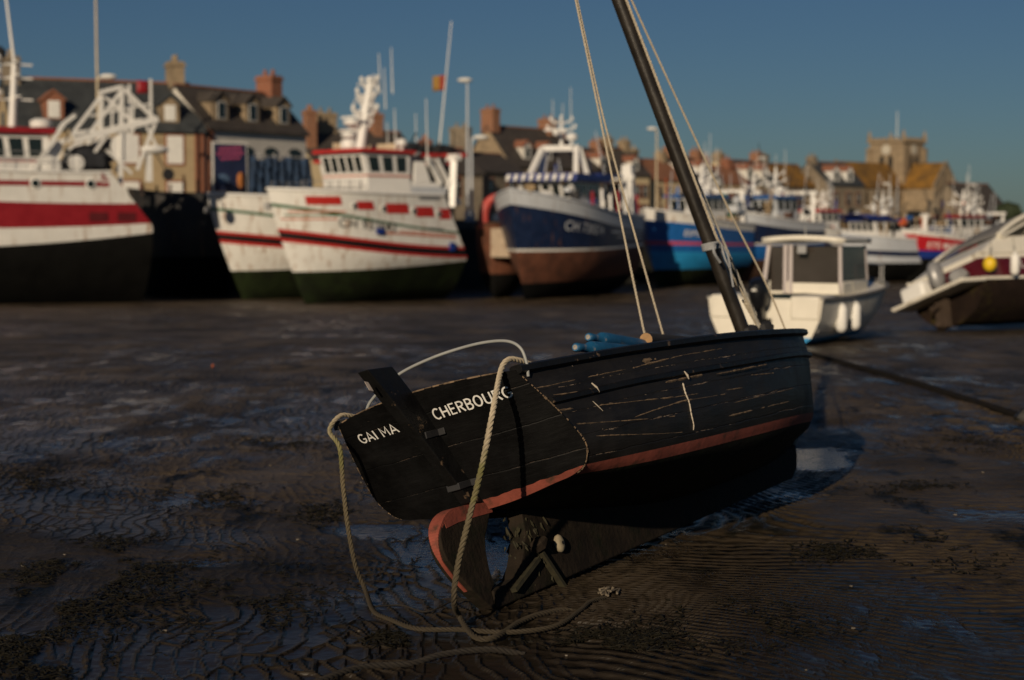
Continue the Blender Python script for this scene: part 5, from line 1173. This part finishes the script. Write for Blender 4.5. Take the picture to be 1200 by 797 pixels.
by = CW @ H.side(.12, 1.0, .16, -1); o = thing('buoy', 'yellow ball buoy hanging at the stern of the maroon cruiser', 'buoy', by); mb = MB(); mb.ball((0, 0, 0), .15, 12, 8, (1, 1, 1.15)); mb.build('float', YELLOW, o); mb = MB(); mb.tube([(0, 0, .15), (.03, .05, .5)], .012, 5); mb.build('lanyard', ROPEG, o)

# ------------------------------------------------------------------ quay
QP = [(-140, 86), (-60, 92), (-23, 101.5), (-8, 109.5), (8, 121), (22, 137), (40, 162), (62, 186), (78, 205), (86, 225), (84, 330), (120, 600)]
QZ = 1.9
mb = MB(); poly = QP + [(-400, 900), (-400, 60)]
mb.add([(x, y, QZ) for x, y in poly], [tuple(range(len(poly)))]); tag(mb.build('quay_road', TILES, smooth=False), kind='structure')
mb = MB()
for i in range(len(QP) - 1):
    a, b = Vector((*QP[i], 0)), Vector((*QP[i + 1], 0)); n = (b - a).normalized().cross(Vector((0, 0, 1)))
    p = [a, b, b - n * .9, a - n * .9]
    mb.quad((a.x, a.y, -3.2), (b.x, b.y, -3.2), (b.x, b.y, QZ - .5), (a.x, a.y, QZ - .5)); mb.quad((a.x, a.y, QZ - .5), (b.x, b.y, QZ - .5), (b.x, b.y, QZ + .12), (a.x, a.y, QZ + .12), 1)
    a2, b2 = a - n * .9, b - n * .9; mb.quad((a.x, a.y, QZ + .12), (b.x, b.y, QZ + .12), (b2.x, b2.y, QZ + .12), (a2.x, a2.y, QZ + .12), 1); mb.quad((b2.x, b2.y, QZ - .1), (a2.x, a2.y, QZ - .1), (a2.x, a2.y, QZ + .12), (b2.x, b2.y, QZ + .12), 1)
tag(mb.build('quay_wall', [WALLD, CONC], smooth=False), 'weed darkened stone quay wall behind the row of moored trawlers', 'wall')

# ------------------------------------------------------------------ houses
def house(label, fl, fr, depth, eave, ridge, wm, rm, wins=(), dormers=(), chims=(), gable_win=True, quoin=None, wsize=(1.0, 1.75), name='house', cat='house', arch=None, surround=None, hip=0, z0=QZ, shut=None):
    a = Vector((*fl, 0)); b = Vector((*fr, 0)); W = (b - a).length; o = thing(name, label, cat, (a.x, a.y, z0), atan2(b.y - a.y, b.x - a.x)); D = depth
    mb = MB(); mb.prism([(0, 0), (D, 0), (D, eave), (D / 2, ridge), (0, eave)], 0, W, lambda p, q, t: (t, p, q)); mb.build('wall', wm, o, smooth=False)
    mb = MB(); ov = .3; s = (ridge - eave) / (D / 2); zt = ridge + .16
    for sg in (0, 1):
        e = lambda y, z: (D - y if sg else y, z); y0, zz = e(-ov, eave - ov * s + .16)
        mb.hexa([(-.15, y0, zz - .14), (W + .15, y0, zz - .14), (W + .15, D / 2, ridge + .02), (-.15, D / 2, ridge + .02), (-.15, y0, zz), (W + .15, y0, zz), (W + .15, D / 2, zt), (-.15, D / 2, zt)])
    roof = mb.build('roof', rm, o, smooth=False)
    mb = MB(); mb.tube([(-.1, D / 2, zt), (W + .1, D / 2, zt)], .11, 6); mb.build('ridge_tiles', surround or BRICK, roof)
    sm = surround or BRICK
    for x, z, *k in wins:
        w, h = k if k else wsize
        mb = MB(); f = .14; mb.hexa([(x - w / 2 - f, -.05, z - f), (x + w / 2 + f, -.05, z - f), (x + w / 2 + f, .06, z - f), (x - w / 2 - f, .06, z - f), (x - w / 2 - f, -.05, z + h + f), (x + w / 2 + f, -.05, z + h + f), (x + w / 2 + f, .06, z + h + f), (x - w / 2 - f, .06, z + h + f)])
        wd = mb.build('window', sm, o, smooth=False); mb = MB(); mb.box(x - w / 2, x + w / 2, -.075, -.051, z, z + h); mb.build('shutter' if shut else 'pane', shut or GLASS, wd, smooth=False)
        if not shut: mb = MB(); mb.box(x - .03, x + .03, -.09, -.076, z, z + h); mb.box(x - w / 2, x - .031, -.09, -.076, z + h * .6, z + h * .6 + .06); mb.box(x + .031, x + w / 2, -.09, -.076, z + h * .6, z + h * .6 + .06); mb.build('glazing_bar', SHUT, wd, smooth=False)
    if arch:
        for x, z, w in arch:
            mb = MB(); n = 10; pts = [(x + w / 2 * cos(pi * i / n), z + w * .28 * sin(pi * i / n)) for i in range(n + 1)]; mb.prism(pts, -.05, .05, lambda p, q, t: (p, t, q)); mb.prism([(x - w * .42, z - 1.7), (x + w * .42, z - 1.7), (x + w * .42, z), (x - w * .42, z)], -.04, .05, lambda p, q, t: (p, t, q)); mb.build('arched_window', GLASS, o, smooth=False)
    for x, w, h, dm in dormers:
        y0 = .35; zb = eave + y0 * s + .1; mb = MB(); dd = (h + .2) / s
        mb.prism([(x - w / 2, zb), (x + w / 2, zb), (x + w / 2, zb + h), (x, zb + h + w * .4), (x - w / 2, zb + h)], y0, y0 + dd + .8, lambda p, q, t: (p, t, q)); dr = mb.build('dormer', dm, roof, smooth=False)
        mb = MB()
        for sg in (-1, 1): mb.hexa([(x + sg * (w / 2 + .15), y0 - .12, zb + h - .1), (x, y0 - .12, zb + h + w * .4 + .02), (x, y0 + dd + .9, zb + h + w * .4 + .02), (x + sg * (w / 2 + .15), y0 + dd + .9, zb + h - .1), (x + sg * (w / 2 + .15), y0 - .12, zb + h + .02), (x, y0 - .12, zb + h + w * .4 + .14), (x, y0 + dd + .9, zb + h + w * .4 + .14), (x + sg * (w / 2 + .15), y0 + dd + .9, zb + h + .02)])
        mb.box(x - w * .3, x + w * .3, y0 - .03, y0 - .005, zb + .15, zb + h - .08, 1); mb.box(x - w * .23, x + w * .23, y0 - .045, y0 - .031, zb + .22, zb + h - .15, 2 if not shut else 1); mb.build('dormer_roof_and_window', [sm if dm is not STONE else rm, SHUT, GLASS], dr if False else roof, smooth=False)
    for x, y, w, dp, h, cm in chims:
        zb = ridge - abs(y - D / 2) * s - .6; mb = MB(); mb.box(x - w / 2, x + w / 2, y - dp / 2, y + dp / 2, zb, ridge + h); mb.box(x - w / 2 - .08, x + w / 2 + .08, y - dp / 2 - .08, y + dp / 2 + .08, ridge + h - .35, ridge + h - .15)
        for k in (-1, 1): mb.lathe([(.13, ridge + h), (.15, ridge + h + .1), (.12, ridge + h + .45)], (x + (k * w * .25 if w > dp else 0), y + (k * dp * .25 if w <= dp else 0), 0), 8)
        mb.build('chimney', cm, roof, smooth=False)
    if quoin:
        for x in quoin: mb = MB(); mb.box(x - .3, x + .3, -.06, .05, 0, eave - .1); mb.build('brick_quoin', BRICK, o, smooth=False)
    if gable_win:
        for xx, sg in ((-.03, -1), (W + .03, 1)): mb = MB(); mb.box(xx - .03, xx + .03, D / 2 - .4, D / 2 + .4, eave - .2, eave + 1.0); mb.build('gable_window', GLASS, o, smooth=False)
    return o, W
# long beige house at the left
house('long beige house with slate roof and brick trimmed white shutters', (-31.2, 102), (-20.3, 107.2), 7.5, 6.0, 9.1, RENDER_B, SLATE,
      [(x, z) for z in (3.75, .75) for x in (1.6, 4.4, 7.3, 10.2)], [(2.6, 1.25, 1.3, BRICK), (10.0, 1.2, 1.25, STONE)], [(.5, 3.75, 1.0, 1.3, 1.5, STONEG), (11.2, 3.75, 1.0, 1.3, 1.6, STONE)], quoin=(.3, 11.8), wsize=(1.05, 1.8), shut=SHUT)
house('white walled house with brown roof, arched windows and three stone dormers', (-20.1, 107.6), (-14.6, 115.6), 5.8, 6.25, 8.95, RENDER_W, SLATEB,
      [(x, .6) for x in (1.8, 4.7, 7.6)], [(1.7, 1.3, 1.4, STONE), (4.7, 1.3, 1.4, STONE), (7.8, 1.3, 1.4, STONE)], [(9.1, 2.9, 1.1, 1.5, 1.4, BRICK)], arch=[(1.3, 4.7, 1.4), (3.7, 4.7, 1.4), (6.1, 4.7, 1.4), (8.5, 4.7, 1.4)], quoin=(.3,), gable_win=False)
house('dark roofed house with tall red brick chimneys seen over the wheelhouse of the white trawler', (-17.0, 138), (-8.2, 144), 7, 5.4, 7.9, CREAM, SLATEB, [(2, 3, ), (4.5, 3), (7.5, 3)], [], [(.6, 1.4, .9, .9, 1.6, BRICKO), (3.2, 3.5, 1.8, 1.0, 1.6, STONE), (8.2, 3.5, .9, 1.4, 1.7, BRICKO)], gable_win=True)
house('low dark roofed house between the brick chimneys and the stone gable', (-8.5, 150), (-2.8, 154), 7, 4.6, 6.9, STONEG, SLATEB, [(1.5, 2.4), (4, 2.4)], [], [(2.8, 3.5, .8, 1.0, .9, BRICK)])
house('steep stone gabled house with an orange brick chimney behind the dark blue trawler', (-.1, 168), (6.9, 176), 6.6, 6.0, 9.9, STONE, SLATEB, [(2, 3), (5, 3), (8, 3)], [(3.0, 1.3, 1.4, RENDER_W), (6.4, 1.3, 1.4, RENDER_W)], [(.5, 3.3, 1.1, 1.7, 1.9, BRICKO), (9.8, 3.3, 1.2, 1.7, 1.3, BRICKO)], gable_win=False)
house('grey stone house with a broad stone chimney in front of the steep stone gable', (-3.0, 160), (1.2, 166), 6, 5.0, 6.8, STONEG, SLATEB, [(1.5, 2.5), (5, 2.5)], [], [(.6, 3.0, 1.0, 2.0, 2.6, STONEG)], gable_win=False)
row = [(8.2, 181, 13, 188, 5.8, 8.3, STONE, SLATEB, BRICKO), (13.2, 189, 16.2, 192, 5.6, 8.6, CREAM, SLATEB, STONE), (16.8, 196, 21.5, 201, 5.2, 7.6, CREAM, TILEO, STONE), (21.8, 202, 26.5, 207, 5.6, 8.1, RENDER_W, SLATEB, BRICKO), (26.8, 208, 31, 212, 5.0, 7.2, CREAM, TILEO, BRICK)]
labs = ['stone terraced house with brown roof next to the steep stone gable', 'narrow cream terraced house with a stone chimney and brown roof', 'cream terraced house under an orange tile roof left of the leaning mast', 'off white terraced house with brown roof just behind the leaning mast', 'low cream terraced house with orange roof at the right end of the terrace']
for (x0, y0, x1, y1, e, r_, wm, rm, cm), lab in zip(row, labs):
    w_ = hypot(x1 - x0, y1 - y0); house(lab, (x0, y0), (x1, y1), 7, e, r_, wm, rm, [(w_ * k / 3.5, z, .9, 1.4) for k in (.7, 1.75, 2.8) for z in (2.9, .6)], [(w_ * .5, 1.2, 1.2, RENDER_W)] if e > 5.4 else [], [(.6, 3.5, .9, 1.3, 1.3, cm), (w_ - .6, 3.5, .9, 1.3, 1.1, cm)], gable_win=False)
house('house with a sunlit yellow gable and dark slate roof between the mast and the church', (29.8, 213), (36.6, 221), 7.6, 5.2, 8.2, CREAM, SLATE, [(2, 2.6), (5, 2.6), (8, 2.6)], [(3, 1.5, 1.5, RENDER_W), (7, 1.5, 1.5, RENDER_W)], [(.6, 3.8, 1.0, 1.3, 1.0, STONE), (10, 3.8, 1.0, 1.4, 1.3, BRICKO)])
house('stone house with a thick stone chimney to the left of the church', (38.5, 232), (45.5, 240), 8, 5.4, 8.4, STONEG, LICHEN, [(2, 2.6), (5, 2.6)], [], [(.8, 4, 1.8, 1.4, 1.4, STONEG)])
house('dark roofed house with white dormers against the church nave', (46, 237), (52.5, 243), 7, 5.6, 8.8, STONEG, SLATE, [(2, 2.6), (5, 2.6), (7.5, 2.6)], [(2.4, 1.7, 1.6, SHUT), (5.8, 1.7, 1.6, SHUT)], [(.7, 3.5, 1, 1.3, .9, STONEG)])
house('low stone outbuilding with a long sloping roof at the right of the church', (75, 266), (84, 274), 9, 1.6, 6.4, STONEG, SLATEB, [(3, .2, .7, 1)], [], [], gable_win=False, name='outbuilding', cat='outbuilding')

# ------------------------------------------------------------------ church
CH = thing('church', 'granite church with a square battlemented tower and lichen orange roofs on the far quay', 'church', (66.3, 281, QZ), R(45))
LOUV = mat('dark_belfry_opening', (.02, .017, .014), .9, .3, 3)
mb = MB(); mb.box(-3.3, 3.3, -3.3, 3.3, 0, 13.6)
for sx in (-1, 1):
    for sy in (-1, 1): mb.box(sx * 3.3 - .45, sx * 3.3 + .45, sy * 3.3 - .45, sy * 3.3 + .45, 0, 12.8)
tw = mb.build('tower', STONE, CH, smooth=False)
mb = MB(); mb.box(-3.65, 3.65, -3.65, 3.65, 13.6, 13.9)
for k in range(-4, 5):
    for sg in (-1, 1): mb.box(k * .8 - .22, k * .8 + .22, sg * 3.45 - .18, sg * 3.45 + .18, 13.9, 14.45); mb.box(sg * 3.45 - .18, sg * 3.45 + .18, k * .8 - .22, k * .8 + .22, 13.9, 14.45) if abs(k) < 4 else None
mb.build('parapet', STONE, tw, smooth=False)
for sx in (-1, 1):
    for sy in (-1, 1): mb = MB(); mb.lathe([(.45, 13.9), (.4, 14.8), (.15, 15.5), (.03, 15.9)], (sx * 3.35, sy * 3.35, 0), 4); mb.build('pinnacle', STONE, tw, smooth=False)
mb = MB(); mb.tube([(0, 0, 13.9), (0, 0, 19.2)], [.1, .05], 6); mb.build('flagpole', SHUT, tw)
for ax_, sg in (('x', -1), ('y', -1), ('x', 1), ('y', 1)):
    for off in (-.85, .85):
        mb = MB(); pts = [(off - .45, 8.3), (off + .45, 8.3), (off + .45, 10.8), (off + .3, 11.3), (off, 11.55), (off - .3, 11.3), (off - .45, 10.8)]
        mb.prism(pts, 3.25, 3.34, (lambda p, q, t: (sg * t, p, q)) if ax_ == 'x' else (lambda p, q, t: (p, sg * t, q))); mb.build('belfry_opening', LOUV, tw, smooth=False)
    mb = MB(); mb.lathe([(.85, -.05), (.85, .05), (.7, .08), (.05, .09)], (0, 0, 0), 20, ax_); mb.v = [(x + sg * 3.36, y, z + 12.45) if ax_ == 'x' else (x, y + sg * 3.36, z + 12.45) for x, y, z in mb.v]; mb.build('clock_face', mat('pale_clock_face', (.5, .46, .38), .7, .1, 3), tw)
def wing(nm, pts, ax_):
    l0, l1, hw_, ev, rg = pts
    fn = (lambda p, q, t: (t, p, q)) if ax_ == 'x' else (lambda p, q, t: (p, t, q))
    mb = MB(); mb.prism([(-hw_, 0), (hw_, 0), (hw_, ev), (0, rg), (-hw_, ev)], l0, l1, fn); wl = mb.build(nm + '_wall', STONE, CH, smooth=False)
    mb = MB(); s = (rg - ev) / hw_
    for sg in (-1, 1): mb.prism([(sg * (hw_ + .3), ev - .3 * s + .02), (0, rg + .02), (0, rg + .22), (sg * (hw_ + .3), ev - .3 * s + .22)], l0 + .25, l1 - .02, fn)
    mb.build(nm + '_roof', LICHEN, CH, smooth=False)
    mb = MB()
    for sg in (-1, 1): mb.prism([(sg * (hw_ + .1), ev - .1 * s + .02), (0, rg + .12), (0, rg + .5), (sg * (hw_ + .1), ev + .35)], l0 - .12, l0 + .24, fn)
    mb.build(nm + '_gable_coping', STONEG, CH, smooth=False)
    return wl
wl = wing('nave', (-18.5, -3.3, 3.8, 6.0, 9.9), 'x')
for x in (-15, -11.5, -8.5, -5.5):
    mb = MB(); mb.prism([(x - .3, 3.0), (x + .3, 3.0), (x + .3, 4.8), (x, 5.3), (x - .3, 4.8)], -3.86, -3.78, lambda p, q, t: (p, t, q)); mb.build('lancet_window', LOUV, wl, smooth=False)
for x in (-18, -13.6, -10, -7): mb = MB(); mb.hexa([(x - .4, -4.7, 0), (x + .4, -4.7, 0), (x + .4, -3.8, 0), (x - .4, -3.8, 0), (x - .4, -4.0, 5), (x + .4, -4.0, 5), (x + .4, -3.8, 5.2), (x - .4, -3.8, 5.2)]); mb.build('buttress', STONEG, wl, smooth=False)
mb = MB(); mb.prism([(-8 + 1.6 * cos(pi * i / 10), 1.6 + 1.6 * sin(pi * i / 10)) for i in range(11)] + [(-9.6, 0), (-6.4, 0)], -5.3, -3.8, lambda p, q, t: (p, t, q)); mb.build('arched_porch', STONEG, CH, smooth=False)
wl = wing('transept', (-9.6, -3.3, 3.7, 6.0, 9.9), 'y')
mb = MB(); mb.prism([(-.5, 2.4), (.5, 2.4), (.5, 5.2), (.25, 5.9), (0, 6.2), (-.25, 5.9), (-.5, 5.2)], -9.68, -9.55, lambda p, q, t: (p, t, q)); mb.build('lancet_window', LOUV, wl, smooth=False)
for x in (-3.5, 3.5): mb = MB(); mb.hexa([(x - .45, -10.6, 0), (x + .45, -10.6, 0), (x + .45, -9.6, 0), (x - .45, -9.6, 0), (x - .45, -9.9, 5), (x + .45, -9.9, 5), (x + .45, -9.6, 5.3), (x - .45, -9.6, 5.3)]); mb.build('buttress', STONEG, wl, smooth=False)
wing('choir', (3.3, 10, 3.2, 4.8, 8.0), 'x')
# ------------------------------------------------------------------ sign, hanging nets, lamp posts, tree
sp_ = at(270, YH, 101.5); sg_ = thing('billboard', 'dark blue sign with pink writing in a white frame on the quay', 'sign', (sp_.x, sp_.y, QZ), R(38))
mb = MB(); mb.box(-1.22, 1.22, -.04, .04, 1.65, 4.9); mb.build('frame', SHUT, sg_, smooth=False); mb = MB(); mb.box(-1.12, 1.12, -.07, -.041, 1.75, 4.8); pnl = mb.build('panel', mat('dark_blue_sign', (.012, .02, .06), .5, .3, 2), sg_, smooth=False)
mb = MB()
for z, w, n in ((4.45, .8, 5), (4.15, .95, 6), (3.85, .7, 4)):
    mb.tube(spline([(-w + 2 * w * i / (2 * n), -.085, z + .09 * (-1) ** i + .12 * (i / (2 * n))) for i in range(2 * n + 1)], 4), .035, 5)
mb.build('pink_writing', mat('pink_sign_paint', (.55, .08, .2), .6, .1, 3), pnl)
mb = MB(); mb.ball((.72, -.08, 2.55), .34, 12, 8, (.8, .08, 1.5)); mb.build('orange_drawing', mat('orange_sign_paint', (.6, .22, .06), .6, .3, 5), pnl)
mb = MB(); mb.ball((-.5, -.08, 2.6), .3, 10, 6, (1.5, .08, 1.1)); mb.build('blue_drawing', mat('pale_blue_sign_paint', (.08, .14, .24), .6, .6, 5), pnl)
for x in (-1.0, 1.0): mb = MB(); mb.box(x - .06, x + .06, .041, .14, 0, 4.8); mb.build('post', GREYM, sg_, smooth=False)
a = at(290, YH, 102.5); b = at(362, YH, 105); nt_ = thing('net_rack', 'dark blue fishing nets hung over a rack on the quay beside the sign', 'nets', (a.x, a.y, QZ), atan2(b.y - a.y, b.x - a.x)); W = (b - a).length
mb = MB(); rows = []
for j in range(13): rows.append([(W * i / 60, .28 * sin(i * .9 + .3 * j) * (1 + j / 9) + .12 * sin(i * 2.3), 3.95 - 3.5 * j / 12 + .12 * sin(i * .35)) for i in range(61)])
mb.grid(rows); ob = mb.build('hanging_net', NETB, nt_); ob.modifiers.new('thickness', 'SOLIDIFY').thickness = .12
mb = MB()
for i in range(5): mb.tube([(W * i / 4, .5, 0), (W * i / 4, .5, 4.3)], .07, 6)
mb.tube([(0, .5, 4.1), (W, .5, 4.1)], .06, 6); mb.build('rack_frame', GREYM, nt_)
def lamp(px, d, ytop, label, arm=1.0, m_=None, twin=False, extra=0, tops=None):
    q = at(px, YH, d); h = CAMH + (YH - ytop) / FPX * d - QZ; o = thing('street_lamp', label, 'street lamp', (q.x, q.y, QZ)); mb = MB(); mb.tube([(0, 0, 0), (0, 0, h * .5), (0, 0, h + extra)], [.10, .085, .06], 8)
    mb.lathe([(.2, 0), (.2, .5), (.14, .7)], (0, 0, 0), 10)
    mb.tube(spline([(0, 0, h - .3), (arm * .3, 0, h + .0), (arm * .8, 0, h + .05)], 4), .05, 6); mb.build('post', m_ or BUFF, o)
    mb = MB(); mb.ball((arm * .85, 0, h), .42, 12, 6, (1.25, .7, .42)); mb.build('lamp_head', SHUT, o); return o
lamp(117, 96, 92, 'tall pale post with a lamp arm behind the stern gantry of the left trawler', .75, extra=8)
lamp(548, 112, 96, 'tall street lamp standing behind the stern of the white trawler with red panels', -.2, m_=GREYW)
lamp(553, 108, 162, 'short street lamp with white head beside the taller one', .7, m_=GREYW)
lamp(769, 150, 152, 'street lamp just left of the leaning mast', -.5)
lamp(896, 190, 186, 'street lamp before the house with the yellow gable', -.4, m_=GREYM)
lamp(1041, 215, 216, 'street lamp at the foot of the church tower', -.4, m_=GREYM)
lamp(1142, 240, 217, 'street lamp on the far end of the quay beyond the church', -.3, m_=GREYM)
LEAF = mat('dark_green_foliage', (.03, .045, .018), .8, .6, 2)
def tree(px, d, z0, h, r, label):
    q = at(px, YH, d); o = thing('tree', label, 'tree', (q.x, q.y, z0)); mb = MB(); mb.tube([(0, 0, 0), (.1, 0, h * .4), (0, .1, h * .7)], [.25, .18, .06], 8)
    for k in range(6): a = k * 1.1; mb.tube([(0, 0, h * .45), (r * .6 * cos(a), r * .6 * sin(a), h * .72)], [.1, .03], 5)
    mb.build('trunk', WOODP, o); mb = MB()
    for k in range(1500):
        u = Vector((random.gauss(0, 1), random.gauss(0, 1), random.gauss(0, 1))).normalized(); c = u * r * random.uniform(.45, 1) ** .6; c.z *= .8; c.z += h * .72
        a = Vector((random.gauss(0, 1), random.gauss(0, 1), random.gauss(0, 1))).normalized() * .2; b = u.cross(a).normalized() * .16; mb.quad(c - a - b, c + a - b, c + a + b, c - a + b)
    mb.build('crown', LEAF, o)
tree(1181, 230, QZ - 2, 4.6, 1.9, 'round dark tree behind the roof of the maroon cruiser')
q = at(1180, YH, 240); mb = MB(); mb.add([(84, 226, -3), (150, 235, -3), (150, 330, -3), (84, 330, -3), (92, 236, -.4), (140, 243, -.6), (140, 320, -.6), (92, 320, QZ)], [(0, 1, 5, 4), (1, 2, 6, 5), (2, 3, 7, 6), (3, 0, 4, 7), (4, 5, 6, 7)]); tag(mb.build('headland', mat('dark_headland_turf', (.04, .04, .025), .9, .4, .3), smooth=False), kind='structure')

# ------------------------------------------------------------------ camera, sun, sky
cam = bpy.data.cameras.new('camera'); co = bpy.data.objects.new('camera', cam); COL.objects.link(co); S.camera = co
cam.sensor_width = 36; cam.lens = 36 * FPX / 1200; cam.clip_start = .1; cam.clip_end = 6000
co.location = (0, 0, CAMH); co.rotation_euler = (pi / 2 - PITCH, 0, 0)
cam.dof.use_dof = True; cam.dof.focus_distance = 7.35; cam.dof.aperture_fstop = 2.1
EL, AZ = R(19), R(19)
sv = Vector((-sin(AZ) * cos(EL), -cos(AZ) * cos(EL), sin(EL)))
sun = bpy.data.lights.new('sun', 'SUN'); sun.energy = 5.0; sun.angle = R(.53); sun.color = (1, .81, .58)
so = bpy.data.objects.new('sun', sun); COL.objects.link(so); so.rotation_euler = sv.to_track_quat('Z', 'Y').to_euler(); so.location = (-40, -60, 60)
W_ = bpy.data.worlds.new('World'); S.world = W_; W_.use_nodes = True; t = W_.node_tree; bg = t.nodes['Background']
sky = t.nodes.new('ShaderNodeTexSky'); sky.sky_type = 'NISHITA'; sky.sun_disc = False; sky.sun_elevation = EL; sky.sun_rotation = R(180) + AZ
sky.air_density = 1.0; sky.dust_density = .3; sky.ozone_density = 2.0
tint = nd(t, 'ShaderNodeMix', {0: 1.0, 6: sky.outputs[0], 7: (.38, .535, .73, 1)}, data_type='RGBA', blend_type='MULTIPLY')
t.links.new(tint.outputs[2], bg.inputs[0]); bg.inputs[1].default_value = .05
S.view_settings.view_transform = 'Standard'; S.view_settings.look = 'None'; S.view_settings.exposure = -.5; S.view_settings.gamma = 1; S.view_settings.use_curve_mapping = False
S.cycles.use_denoising = True; S.cycles.max_bounces = 6; S.cycles.caustics_reflective = False; S.cycles.caustics_refractive = False
